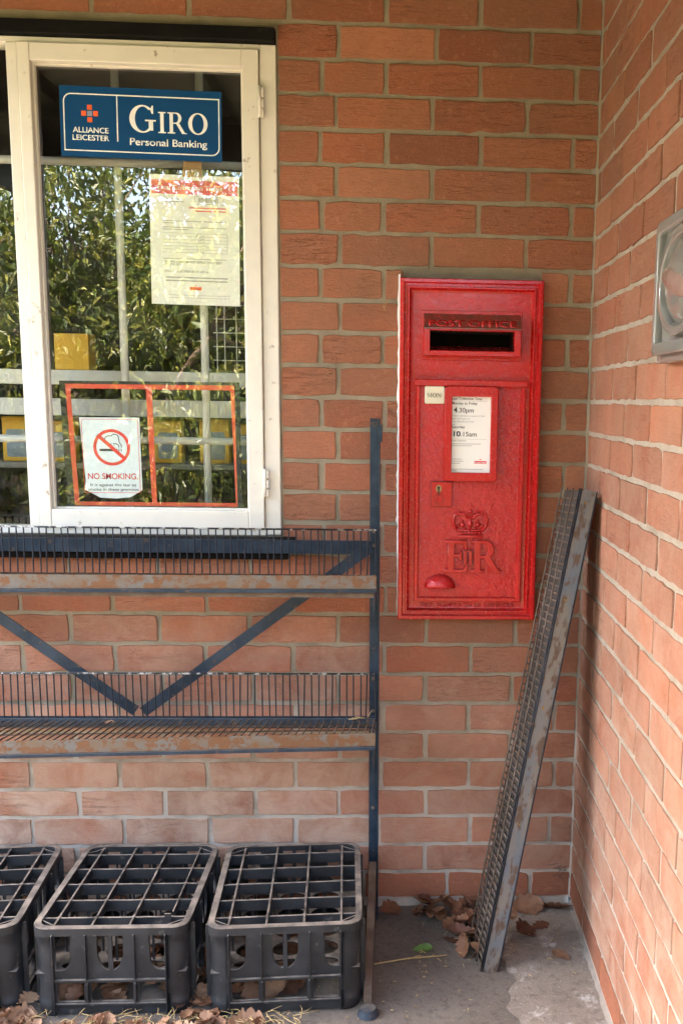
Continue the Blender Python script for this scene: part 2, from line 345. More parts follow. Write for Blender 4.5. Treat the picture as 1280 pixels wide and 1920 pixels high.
def flat(polys, depth, bevel=0.0, M4=None, at=None, grow=0.0):
    """filled outline(s) with holes in the x-z plane facing -y; polys = lists of (x, z); front face lies at y = at"""
    cu = bpy.data.curves.new('c', 'CURVE'); cu.dimensions = '2D'; cu.fill_mode = 'BOTH'
    cu.extrude = depth / 2; cu.bevel_depth = bevel; cu.bevel_resolution = 1; cu.offset = grow
    for p in polys:
        s = cu.splines.new('POLY'); s.points.add(len(p) - 1); s.use_cyclic_u = True
        for q, (x, z) in zip(s.points, p): q.co = (x, z, 0, 1)
    o = bpy.data.objects.new('c', cu); me = bpy.data.meshes.new_from_object(o)
    bpy.data.objects.remove(o); bpy.data.curves.remove(cu); me.materials.clear()
    me.transform(Matrix.Rotation(math.radians(90), 4, 'X'))
    if at is not None: me.transform(Matrix.Translation((0, at + depth / 2 + bevel, 0)))
    if M4 is not None: me.transform(M4)
    return me
def text(body, x, z, h, at, depth=0.0004, bold=0.0, width=None, align='LEFT', rot=0.0, space=1.0, wmax=None, M4=None):
    """text with cap height h, baseline (x, z), facing -y"""
    cu = bpy.data.curves.new('t', 'FONT'); cu.body = body; cu.size = 1.0; cu.extrude = 0; cu.offset = bold; cu.align_x = align; cu.space_character = space
    o = bpy.data.objects.new('t', cu); me = bpy.data.meshes.new_from_object(o); bpy.data.objects.remove(o); bpy.data.curves.remove(cu); me.materials.clear()
    bm = bmesh.new(); bm.from_mesh(me); bpy.data.meshes.remove(me)
    sc = h / 0.73; sx = sc
    if width:
        xs = [v.co.x for v in bm.verts]; sx = width / (max(xs) - min(xs))
        bmesh.ops.translate(bm, vec=(-min(xs) if align == 'LEFT' else -(min(xs) + max(xs)) / 2, 0, 0), verts=bm.verts)
    bmesh.ops.scale(bm, vec=(sx, sc, 1), verts=bm.verts)
    bmesh.ops.remove_doubles(bm, verts=bm.verts, dist=1e-6)
    r = bmesh.ops.extrude_face_region(bm, geom=bm.faces[:]); vs = [g for g in r['geom'] if isinstance(g, bmesh.types.BMVert)]
    bmesh.ops.translate(bm, vec=(0, 0, depth), verts=vs)
    T = Matrix.Translation((x, at + depth, z)) @ Matrix.Rotation(rot, 4, 'Y') @ Matrix.Rotation(math.radians(90), 4, 'X')
    if M4 is not None: T = M4 @ T
    bmesh.ops.transform(bm, matrix=T, verts=bm.verts)
    bmesh.ops.recalc_face_normals(bm, faces=bm.faces[:])
    me = bpy.data.meshes.new('t'); bm.to_mesh(me); bm.free(); return me
def join(meshes, mi=None):
    bm = bmesh.new()
    for i, me in enumerate(meshes):
        n0 = len(bm.faces); bm.from_mesh(me); bm.faces.ensure_lookup_table()
        for f in bm.faces[n0:]: f.material_index = (mi[i] if mi else 0)
        bpy.data.meshes.remove(me)
    out = bpy.data.meshes.new('j'); bm.to_mesh(out); bm.free(); return out
def rect(x0, x1, z0, z1): return [(x0, z0), (x1, z0), (x1, z1), (x0, z1)]
def rrect(x0, x1, z0, z1, r, corners=(1, 1, 1, 1), n=5):
    out = []
    for (cx, cz, a0), on in zip(((x0 + r, z0 + r, 180), (x1 - r, z0 + r, 270), (x1 - r, z1 - r, 0), (x0 + r, z1 - r, 90)), corners):
        if on:
            for k in range(n + 1):
                a = math.radians(a0 + 90 * k / n); out.append((cx + r * math.cos(a), cz + r * math.sin(a)))
        else: out.append((cx + (r if a0 in (270, 0) else -r), cz + (r if a0 in (0, 90) else -r)))
    return out
def ellipse(cx, cz, a, b, n=28, t0=0, t1=360):
    full = abs(t1 - t0) >= 360
    return [(cx + a * math.cos(math.radians(t0 + (t1 - t0) * k / (n if full else n - 1))), cz + b * math.sin(math.radians(t0 + (t1 - t0) * k / (n if full else n - 1)))) for k in range(n)]

# ------------------------------------------------------------------ serif letters (unit height), each a list of polygon groups
def serif(ch):
    T, t = 0.17, 0.055
    if ch == 'I': return [[rect(0.10, 0.10 + T, t, 1 - t)], [rect(0, 0.37, 0, t)], [rect(0, 0.37, 1 - t, 1)]], 0.37
    if ch == 'E': return [[rect(0.10, 0.10 + T, t, 1 - t)], [[(0, 0), (0.66, 0), (0.74, 0.24), (0.69, 0.24), (0.58, t * 1.2), (0, t * 1.2)]], [[(0, 1), (0.66, 1), (0.68, 0.76), (0.63, 0.76), (0.55, 1 - t * 1.2), (0, 1 - t * 1.2)]],
                          [[(0.27, 0.50), (0.27, 0.55), (0.44, 0.55), (0.47, 0.66), (0.51, 0.66), (0.51, 0.39), (0.47, 0.39), (0.44, 0.50)]]], 0.74
    if ch == 'R': return [[rect(0.10, 0.10 + T, t, 1 - t)], [rect(0, 0.37, 0, t)], [[(0, 1), (0.42, 1), (0.42, 1 - t), (0, 1 - t)]],
                          [[(0.42, 1)] + [(0.42 + 0.27 * math.sin(math.radians(a)), 0.735 + 0.265 * math.cos(math.radians(a))) for a in range(10, 181, 10)] + [(0.27, 0.47), (0.27, 0.52), (0.40, 0.52)] + [(0.40 + 0.13 * math.sin(math.radians(a)), 0.735 + 0.21 * math.cos(math.radians(a))) for a in range(170, -1, -10)]],
                          [[(0.40, 0.50), (0.56, 0.52), (0.85, 0.05), (0.95, 0.03), (0.95, 0), (0.71, 0)]]], 0.93
    if ch == 'G':
        o = [(0.50 + 0.50 * math.cos(math.radians(a)), 0.5 + 0.515 * math.sin(math.radians(a))) for a in range(42, 319, 8)]
        i = [(0.52 + 0.31 * math.cos(math.radians(a)), 0.5 + 0.46 * math.sin(math.radians(a))) for a in range(312, 47, -8)]
        return [[o + i], [rect(0.74, 0.91, 0.08, 0.42)], [rect(0.60, 1.02, 0.42, 0.42 + t)], [[(0.86, 0.70), (0.92, 0.70), (0.92, 1.0), (0.87, 1.0), (0.80, 0.86)]]], 1.02
    if ch == 'O': return [[ellipse(0.48, 0.5, 0.48, 0.515), ellipse(0.48, 0.5, 0.29, 0.46)]], 0.96
    if ch == 'M': return [[rect(0.08, 0.14, t, 1 - t)], [rect(0, 0.22, 0, t)], [[(0, 1), (0.22, 1), (0.56, 0.16), (0.52, 0), (0.12, 0.95), (0, 0.95)]], [[(0.52, 0.0), (0.90, 1), (0.84, 1), (0.50, 0.10)]], [rect(0.86, 1.0, t, 1)], [rect(0.78, 1.10, 0, t)], [rect(0.86, 1.08, 1 - t, 1.0)]], 1.1
    if ch == 'N': return [[rect(0.10, 0.16, t, 1 - t)], [rect(0, 0.26, 0, t)], [[(0, 1), (0.22, 1), (0.86, 0.12), (0.86, 0), (0.78, 0), (0.12, 0.94), (0, 0.95)]], [rect(0.80, 0.86, 0.0, 1 - t)], [rect(0.70, 0.96, 1 - t, 1)]], 0.96
def serif_text(chars, x, z, at, depth, gap=0.12, M4=None, bevel=0.0, grow=0.0):
    """chars: list of (char, height); returns meshes and end x"""
    out = []; k = 0
    for ch, h in chars:
        polys, w = serif(ch)
        for g in polys:
            out.append(flat([[(x + px * h, z + pz * h) for px, pz in p] for p in g], depth + k * 0.00006, bevel, M4, at - k * 0.00006, grow)); k += 1
        x += (w + gap) * h
    return out, x

# ------------------------------------------------------------------ brickwork
GAUGE, BH, BL = 0.078, 0.0668, 0.213
def joint(k): return 2.28 - GAUGE * k
def subtract(iv, holes):
    for a, b in holes:
        nxt = []
        for x0, x1 in iv:
            if b <= x0 or a >= x1: nxt.append((x0, x1)); continue
            if a - x0 > 0.018: nxt.append((x0, a))
            if x1 - b > 0.018: nxt.append((b, x1))
        iv = nxt
    return iv
def brick(bm, lay, layp, P, s0, s1, z0, z1, bv, pale, rnd, dlo=-0.0009):
    """one brick; P(s, d, z) maps along-wall s, outward d, height z to a point"""
    d0 = dlo + rnd.uniform(0, 0.0020); tw = rnd.uniform(-0.0009, 0.0009); r = 0.0035
    L = s1 - s0; nl = max(3, int(L / 0.026)); nh = 3
    per = [(s0 + L * i / nl, z0) for i in range(nl)] + [(s1, z0 + (z1 - z0) * i / nh) for i in range(nh)] + [(s1 - L * i / nl, z1) for i in range(nl)] + [(s0, z1 - (z1 - z0) * i / nh) for i in range(nh)]
    sc, zc = (s0 + s1) / 2, (z0 + z1) / 2; rings = []
    j = [(rnd.gauss(0, 0.0010), rnd.gauss(0, 0.0011)) for _ in per]
    cs = {(s0, z0), (s1, z0), (s1, z1), (s0, z1)}
    chip = rnd.random() < 0.10; chc = rnd.choice([(s0, z0), (s1, z0), (s1, z1), (s0, z1)])
    for ins, dep in ((0.0, -0.012), (0.0, -0.0014), (0.0005, -0.0003), (0.0017, 0.0)):
        ring = []
        for (s, z), (js, jz) in zip(per, j):
            ii = ins + (0.0009 if (s, z) in cs else 0)
            if chip and (abs(s - chc[0]) + abs(z - chc[1])) < 0.022: ii += 0.0025
            ss = s + js + (ii if s < sc else -ii) * (1 if abs(abs(s - sc) - L / 2) < 0.012 or (s, z) in cs else 0)
            zz = z + jz + (ii if z < zc else -ii) * (1 if z in (z0, z1) else 0)
            ring.append(bm.verts.new(P(ss, dep + d0 + tw * (s - sc) / (L / 2), zz)))
        rings.append(ring)
    n = len(per); fs = []
    for a, b in zip(rings, rings[1:]):
        for i in range(n): fs.append(bm.faces.new((a[i], a[(i + 1) % n], b[(i + 1) % n], b[i])))
    fs.append(bm.faces.new(rings[-1]))
    for f in fs:
        f.material_index = 0; f[lay] = bv; f[layp] = pale
def sheet(bm, P, ss, zs, holes, d, rnd, step=0.03, mi=1):
    """mortar bed as a fine rippled sheet with openings left out"""
    def cuts(a, b, extra):
        n = max(1, int((b - a) / step)); v = [a + (b - a) * i / n for i in range(n + 1)]
        for e in extra:
            if a < e < b:
                i = min(range(len(v)), key=lambda q: abs(v[q] - e)); v[i] = e
        return sorted(set(v))
    S = cuts(*ss, [h[i] for h in holes for i in (0, 1)]); Z = cuts(*zs, [h[i] for h in holes for i in (2, 3)])
    V = {}
    def vert(i, k):
        if (i, k) not in V: V[i, k] = bm.verts.new(P(S[i], d + rnd.gauss(0, 0.0005), Z[k]))
        return V[i, k]
    for i in range(len(S) - 1):
        for k in range(len(Z) - 1):
            c = ((S[i] + S[i + 1]) / 2, (Z[k] + Z[k + 1]) / 2)
            if any(h[0] < c[0] < h[1] and h[2] < c[1] < h[3] for h in holes): continue
            f = bm.faces.new((vert(i, k), vert(i + 1, k), vert(i + 1, k + 1), vert(i, k + 1))); f.material_index = mi; f.smooth = True
def brick_wall(name, label, P, s_lo, s_hi, k_lo, k_hi, perp, holes, seed, palef, mdep=-0.0040, dlo=-0.0009, mm='mortar'):
    rnd = random.Random(seed); bm = bmesh.new(); lay = bm.faces.layers.float.new('bv'); layp = bm.faces.layers.float.new('pale')
    for k in range(k_lo, k_hi):
        z1 = joint(k) - (GAUGE - BH) / 2 + rnd.gauss(0, 0.0007); z0 = joint(k + 1) + (GAUGE - BH) / 2 + rnd.gauss(0, 0.0007)
        ps = perp(k); ps = sorted(p for p in ps if s_lo < p < s_hi); edges = [s_lo] + ps + [s_hi]
        iv = []
        for a, b in zip(edges, edges[1:]):
            g0 = 0.0055 + rnd.gauss(0, 0.0008) if a > s_lo else 0.0; g1 = 0.0055 + rnd.gauss(0, 0.0008) if b < s_hi else 0.0
            iv.append((a + g0, b - g1))
        hs = [(h[0] - 0.004, h[1] + 0.004) for h in holes if h[2] < z1 - 0.012 and h[3] > z0 + 0.012]
        for a, b in subtract(iv, hs):
            brick(bm, lay, layp, P, a, b, z0, z1, rnd.random(), palef(k, (a + b) / 2, rnd), rnd, dlo)
    sheet(bm, P, (s_lo, s_hi), (joint(k_hi) - 0.02, joint(k_lo)), holes, mdep, rnd)
    bmesh.ops.recalc_face_normals(bm, faces=[f for f in bm.faces if f.material_index == 0])
    o = obj(name, bm, [M['brick'], M[mm]]); tag(o, label, 'wall'); return o

WIN = (-2.35, -0.764, 1.000, 2.150)
BOXH = (-0.462, -0.132, 0.80, 1.62)
def back_perp(k):
    if k == 28: return [-0.335 - 0.225 * i for i in range(-1, 14)] 
    if k % 2 == 0:
        p = [-0.2852 + 0.225 * i for i in range(-14, 2)]
        if 2 <= k <= 16: p = [x for x in p if not -0.80 < x < -0.70] + [-0.662]
    else: p = [-0.1716 + 0.225 * i for i in range(-14, 1)]
    rnd = random.Random(k * 7 + 1); return [x + rnd.gauss(0, 0.003) for x in p]
def pale_back(k, s, r):
    if k == 28: return 0.0
    if k >= 29: return 0.5
    left = s < -0.53
    return max(0.0, min(0.8, (k - (17 if left else 19)) / (12 if left else 18) + r.uniform(-0.1, 0.1)))
brick_wall('brick_wall', 'red brick wall that holds the white window and the red post box', lambda s, d, z: (s, -d, z), -3.2, -0.0045, -5, 29, back_perp, [WIN, BOXH], 11, pale_back)
def side_perp(k):
    a = -0.046 if k % 2 else -0.1725
    rnd = random.Random(k * 13 + 5); return [a - 0.225 * i + rnd.gauss(0, 0.003) for i in range(0, 12)]
brick_wall('brick_side_wall', 'brick side wall on the right, running out from the corner', lambda s, d, z: (-d, s, z), -1.9, -0.0045, -5, 29, side_perp, [], 23,
           lambda k, s, r: 0.0 if k >= 28 else max(0.0, min(0.6, 0.10 + max(0, k - 8) / 38 + r.uniform(-0.07, 0.07))), mdep=-0.0020, dlo=-0.0002, mm='pale_mortar')

# mortar fillets along the foot of both walls and up the corner
def fillet(name, P, s0, s1, w, h, seed, parent):
    rnd = random.Random(seed); bm = bmesh.new(); n = int((s1 - s0) / 0.02); prev = None
    for i in range(n + 1):
        s = s0 + (s1 - s0) * i / n; a = w * rnd.uniform(0.75, 1.2); b = h * rnd.uniform(0.75, 1.2)
        ring = [bm.verts.new(P(s, 0.0, b)), bm.verts.new(P(s, a * 0.45, b * 0.5)), bm.verts.new(P(s, a, 0.0))]
        if prev:
            for q in range(2): bm.faces.new((prev[q], ring[q], ring[q + 1], prev[q + 1])).smooth = True
        prev = ring
    return obj(name, bm, M['fillet'], parent)
bw = bpy.data.objects['brick_wall']; sw = bpy.data.objects['brick_side_wall']
fillet('mortar_fillet', lambda s, d, z: (s, -d + 0.003, z + 0.004), -3.0, -0.02, 0.014, 0.014, 3, bw)
fillet('mortar_fillet', lambda s, d, z: (-d + 0.003, s, z + 0.004), -1.88, -0.01, 0.010, 0.008, 4, sw)
fillet('corner_mortar', lambda s, d, z: (-d + 0.002, -z + 0.002, s), 0.02, 2.60, 0.007, 0.007, 5, sw)
bpy.data.objects['corner_mortar'].data.materials[0] = M['mortar']

# ------------------------------------------------------------------ ground
def ground(name, x0, x1, y0, y1, z, mat, step, rough, seed, edge=None):
    rnd = random.Random(seed); bm = bmesh.new(); nx, ny = max(1, int((x1 - x0) / step)), max(1, int((y1 - y0) / step)); V = []
    for j in range(ny + 1):
        row = []
        for i in range(nx + 1):
            x, y = x0 + (x1 - x0) * i / nx, y0 + (y1 - y0) * j / ny
            if edge and i == 0: x += edge(y)
            row.append(bm.verts.new((x, y, z + rnd.gauss(0, rough))))
        V.append(row)
    for j in range(ny):
        for i in range(nx): bm.faces.new((V[j][i], V[j][i + 1], V[j + 1][i + 1], V[j + 1][i])).smooth = True
    o = obj(name, bm, mat); o['kind'] = 'structure'; return o
ground('garden_ground', -60, 60, -90, 8, -0.06, M['lawn'], 3.0, 0.0, 1)
ground('concrete_floor', -4.5, 0.02, -3.0, 0.02, 0.0, M['concrete'], 0.1, 0.0006, 2)
ground('concrete_patch', -0.205, -0.001, -1.9, -0.001, 0.0045, M['patch'], 0.02, 0.0009, 3, edge=lambda y: 0.012 * math.sin(y * 31) + 0.008 * math.sin(y * 83))

# ------------------------------------------------------------------ porch roof and the room behind the window
bm = bmesh.new(); box(bm, -2.3, 0.6, -2.75, 0.0, 2.80, 2.92); box(bm, -3.2, 0.6, 0.001, 4.5, 2.80, 2.92); box(bm, -2.3, 0.6, -2.78, -2.75, 2.47, 2.95, mi=1)
box(bm, -2.33, -2.3, -2.75, 0.0, 2.28, 2.95, mi=1)  # left-end fascia added to cut side light on the upper wall
for x in (-2.2, -1.4, -0.5): box(bm, x, x + 0.06, -2.749, -0.02, 2.72, 2.798, mi=1)
tag(obj('porch_roof', bm, [M['soffit'], M['fascia']]), 'flat porch roof with a dark fascia, mirrored along the top of the window', 'roof')
rm = thing('shop_room', 'dim shop room seen behind the window glass', 'room', (-1.6, 1.6, 0))
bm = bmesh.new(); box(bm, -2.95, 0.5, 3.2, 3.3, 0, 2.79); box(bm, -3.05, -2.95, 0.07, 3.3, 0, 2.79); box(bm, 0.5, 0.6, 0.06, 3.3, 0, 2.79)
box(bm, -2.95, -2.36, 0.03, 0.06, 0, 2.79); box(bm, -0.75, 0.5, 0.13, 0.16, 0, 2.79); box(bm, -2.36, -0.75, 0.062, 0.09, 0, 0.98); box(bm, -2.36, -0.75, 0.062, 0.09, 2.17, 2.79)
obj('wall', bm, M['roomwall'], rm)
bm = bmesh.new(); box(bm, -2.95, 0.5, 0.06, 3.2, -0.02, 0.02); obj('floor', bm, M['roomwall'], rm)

# ------------------------------------------------------------------ window
wt = thing('casement_window', 'white painted timber casement window with stickers and notices behind its glass', 'window', (-1.5, 0, 1.0))
bm = bmesh.new()
box(bm, -0.8035, -0.7645, -0.004, 0.06, 1.002, 2.149, 0.003)            # right jamb
box(bm, -2.34, -0.8035, -0.003, 0.06, 2.1365, 2.149, 0.002)              # head
box(bm, -2.34, -0.8035, -0.002, 0.06, 1.000, 1.0155, 0.002)
box(bm, -1.379, -1.3535, -0.006, 0.06, 1.0155, 2.1365, 0.003)            # mullion
box(bm, -2.34, -2.30, -0.004, 0.06, 1.0155, 2.1365, 0.003)
obj('frame', bm, M['white_paint'], wt)
bm = bmesh.new()
box(bm, -1.352, -1.324, -0.012, 0.035, 1.0165, 2.1355, 0.0025)
box(bm, -0.8435, -0.8045, -0.012, 0.035, 1.0165, 2.1355, 0.0025)
box(bm, -1.324, -0.8435, -0.0115, 0.035, 2.096, 2.1355, 0.0025)
box(bm, -1.324, -0.8435, -0.0115, 0.035, 1.0165, 1.0615, 0.0025)
for a in ((-1.324, -1.3195, 1.0615, 2.096), (-0.848, -0.8435, 1.0615, 2.096), (-1.3195, -0.848, 2.0915, 2.096), (-1.3195, -0.848, 1.0615, 1.066)):
    box(bm, a[0], a[1], 0.006, 0.0195, a[2], a[3], 0.001)                # putty line
obj('casement', bm, M['white_paint'], wt)
for x0, x1 in ((-1.3235, -0.844), (-2.30, -1.379)):
    bm = bmesh.new(); box(bm, x0, x1, 0.020, 0.0235, 1.017 if x1 < -1 else 1.062, 2.136 if x1 < -1 else 2.0955); obj('pane', bm, M['glass'], wt)
for z in (1.985, 1.098):
    bm = bmesh.new(); tube(bm, [(-0.8015, -0.015, z), (-0.8015, -0.015, z + 0.07)], 0.0045, 8)
    for q in (0.0, 0.022, 0.047): box(bm, -0.8055, -0.7925, -0.0172, -0.0105, z + q, z + q + 0.019, 0.001)
    obj('hinge', bm, M['white_paint'], wt)
bm = bmesh.new(); box(bm, -2.36, -0.726, -0.052, -0.001, 0.962, 0.998, 0.004); box(bm, -2.36, -0.745, -0.036, -0.001, 0.944, 0.9605, 0.003)
obj('sill', bm, M['black_wood'], wt)
bm = bmesh.new(); box(bm, -2.36, -0.765, -0.020, 0.02, 2.151, 2.182, 0.003); obj('drip_strip', bm, M['black_wood'], wt)
bm = bmesh.new()
for x in (-1.970, -1.769, -1.568, -1.367, -1.168, -0.966): tube(bm, [(x, 0.115, 1.0), (x, 0.115, 2.16)], 0.0098, 10)
for z in (1.904, 1.228): tube(bm, [(-2.35, 0.112, z), (-0.76, 0.112, z)], 0.0098, 10)
obj('security_bars', bm, M['bars'], wt)

# notices on and behind the glass
def rotm(cx, cz, deg): return Matrix.Translation((cx, 0, cz)) @ Matrix.Rotation(math.radians(deg), 4, 'Y') @ Matrix.Translation((-cx, 0, -cz))
def blue_sign():
    R_ = rotm(-1.083, 1.97, 0.6); t = thing('bank_sign', 'blue bank sign with white lettering at the top of the window', 'sign', (-1.083, 0.017, 1.89))
    finish('panel', flat([rect(-1.270, -0.896, 1.893, 2.050)], 0.0012, 0, R_, 0.0175), M['giro'], t)
    x0, x1, z0, z1, w = -1.262, -0.901, 1.906, 2.034, 0.0026
    o = rrect(x0, x1, z0, z1, 0.018, (0, 1, 0, 1)); i = rrect(x0 + w, x1 - w, z0 + w, z1 - w, 0.016, (0, 1, 0, 1))
    finish('border', join([flat([o, i], 0.0003, 0, R_, 0.0171), flat([rect(-1.1395, -1.1369, 1.930, z1 - w)], 0.0003, 0, R_, 0.0171)]), M['white'], t)
    cx, cz, s, g = -1.2015, 1.990, 0.0112, 0.0137
    finish('logo', join([flat([rect(cx + a * g - s / 2, cx + a * g + s / 2, cz + b * g - s / 2, cz + b * g + s / 2)], 0.0003, 0, R_, 0.0171) for a, b in ((0, 1), (0, -1), (1, 0), (-1, 0), (0, 0))], [0, 0, 0, 0, 1]), [M['orange'], M['greyblue']], t)
    ms = [text('ALLIANCE', -1.200, 1.9475, 0.0125, 0.0171, bold=0.02, width=0.083, align='CENTER', M4=R_), text('LEICESTER', -1.200, 1.9305, 0.0125, 0.0171, bold=0.02, width=0.085, align='CENTER', M4=R_),
          text('Personal Banking', -1.110, 1.924, 0.0165, 0.0171, bold=0.014, width=0.180, M4=R_)]
    g, _ = serif_text([('G', 0.060), ('I', 0.047), ('R', 0.047), ('O', 0.047)], -1.110, 1.953, 0.0171, 0.0003, 0.09, R_)
    finish('bank_name', join(ms[:2]), M['white'], t); finish('service_name', join(ms[2:] + g), M['white'], t)
blue_sign()
def times_notice():
    R_ = rotm(-0.967, 1.71, 0.6); y = 0.030; t = thing('collection_notice', 'white collection times notice with a red heading hung in the window', 'notice', (-0.967, y, 1.56))
    finish('sheet', flat([rect(-1.073, -0.861, 1.561, 1.862)], 0.0006, 0, R_, y), M['paper'], t)
    finish('heading', flat([rect(-1.068, -0.865, 1.818, 1.850)], 0.0002, 0, R_, y - 0.0004), M['pinkprint'], t)
    finish('lettering', join([text('Final Collection Times', -1.053, 1.828, 0.0115, y - 0.0008, bold=0.01, width=0.152, M4=R_)]), M['white'], t)
    L = []
    for i, (z, w, s) in enumerate(((1.806, 0.045, ''), (1.800, 0.05, ''), (1.7555, 0.15, ''), (1.7505, 0.03, ''), (1.741, 0.15, ''), (1.736, 0.06, ''), (1.668, 0.15, ''))):
        L.append(flat([rect(-1.043, -1.043 + w, z, z + 0.0016)], 0.0002, 0, R_, y - 0.0004))
    for z in (1.728, 1.7205, 1.713, 1.7055, 1.698, 1.6905, 1.683): L.append(flat([rect(-1.043, -0.890, z, z + 0.0007)], 0.0002, 0, R_, y - 0.0004))
    for x in (-0.962, -0.955, -0.890): L.append(flat([rect(x, x + 0.0007, 1.6838, 1.7279)], 0.0002, 0, R_, y - 0.0004))
    for z in (1.722, 1.7145, 1.707, 1.6995, 1.692, 1.6845): L.append(text('pm', -0.951, z, 0.0038, y - 0.0005, M4=R_))
    L += [text('FFY 7951 HORHAM POST OFFICE, THE STREET,', -1.040, 1.659, 0.0050, y - 0.0005, bold=0.012, width=0.138, M4=R_), text('EYE IP21 5DY', -1.040, 1.6525, 0.0050, y - 0.0005, bold=0.012, width=0.040, M4=R_),
          text('FINAL COLLECTION BE AT 4.30 pm', -1.040, 1.637, 0.0050, y - 0.0005, bold=0.012, width=0.105, M4=R_)]
    L += [flat([rect(-1.038, -0.89, z, z + 0.0028)], 0.0002, 0, R_, y - 0.0004) for z in (1.6235, 1.616)] + [flat([rect(-1.034, -0.886, z, z + 0.0008)], 0.0002, 0, R_, y - 0.0004) for z in (1.583, 1.577)]
    L.append(flat([rect(-0.967, -0.898, 1.796, 1.814), rect(-0.966, -0.899, 1.797, 1.813)], 0.0002, 0, R_, y - 0.0004))
    rb = random.Random(5); x = -0.958
    while x < -0.912:
        w = rb.choice((0.0006, 0.001, 0.0016)); L.append(flat([rect(x, x + w, 1.800, 1.812)], 0.0002, 0, R_, y - 0.0004)); x += w + rb.choice((0.0008, 0.0012))
    finish('print', join(L), M['greyink'], t)
    finish('red_print', join([flat([rect(-0.980, -0.893, 1.786, 1.789)], 0.0002, 0, R_, y - 0.0004), flat([rect(-0.965, -0.893, 1.779, 1.782)], 0.0002, 0, R_, y - 0.0004)]), M['pinkprint'], t)
    finish('mark', join([flat([rect(-0.981, -0.953, 1.596, 1.6035)], 0.0002, 0, R_, y - 0.0004), flat([rect(-0.969, -0.965, 1.6045, 1.6075)], 0.0002, 0, R_, y - 0.0004)]), M['orange'], t)
    me = flat([[(-0.995, 1.858), (-0.946, 1.858), (-0.950, 1.895), (-0.991, 1.893)]], 0.0004, 0, R_, y - 0.002); o = finish('tape', me, M['parcel'], t)
times_notice()
def taped_frame():
    y = 0.0245; t = thing('tape_frame', 'rectangle of red and black tape stuck inside the lower window', 'tape', (-1.085, y, 1.06))
    def fr(a, b): return [a, b]
    finish('black_tape', flat([[(-1.303, 1.374), (-0.866, 1.377), (-0.864, 1.066), (-1.296, 1.066)], [(-1.289, 1.367), (-0.879, 1.369), (-0.876, 1.0675), (-1.278, 1.0675)]], 0.0003, 0, None, y + 0.0004), M['blacktape'], t)
    finish('red_tape', join([flat([[(-1.291, 1.368), (-0.876, 1.370), (-0.866, 1.068), (-1.280, 1.068)], [(-1.277, 1.356), (-0.889, 1.357), (-0.880, 1.0775), (-1.267, 1.0775)]], 0.0003, 0, None, y + 0.0012), flat([[(-1.095, 1.3565), (-1.080, 1.3565), (-1.076, 1.077), (-1.088, 1.077)]], 0.0003, 0, None, y + 0.0013)]), M['redtape'], t)
taped_frame()
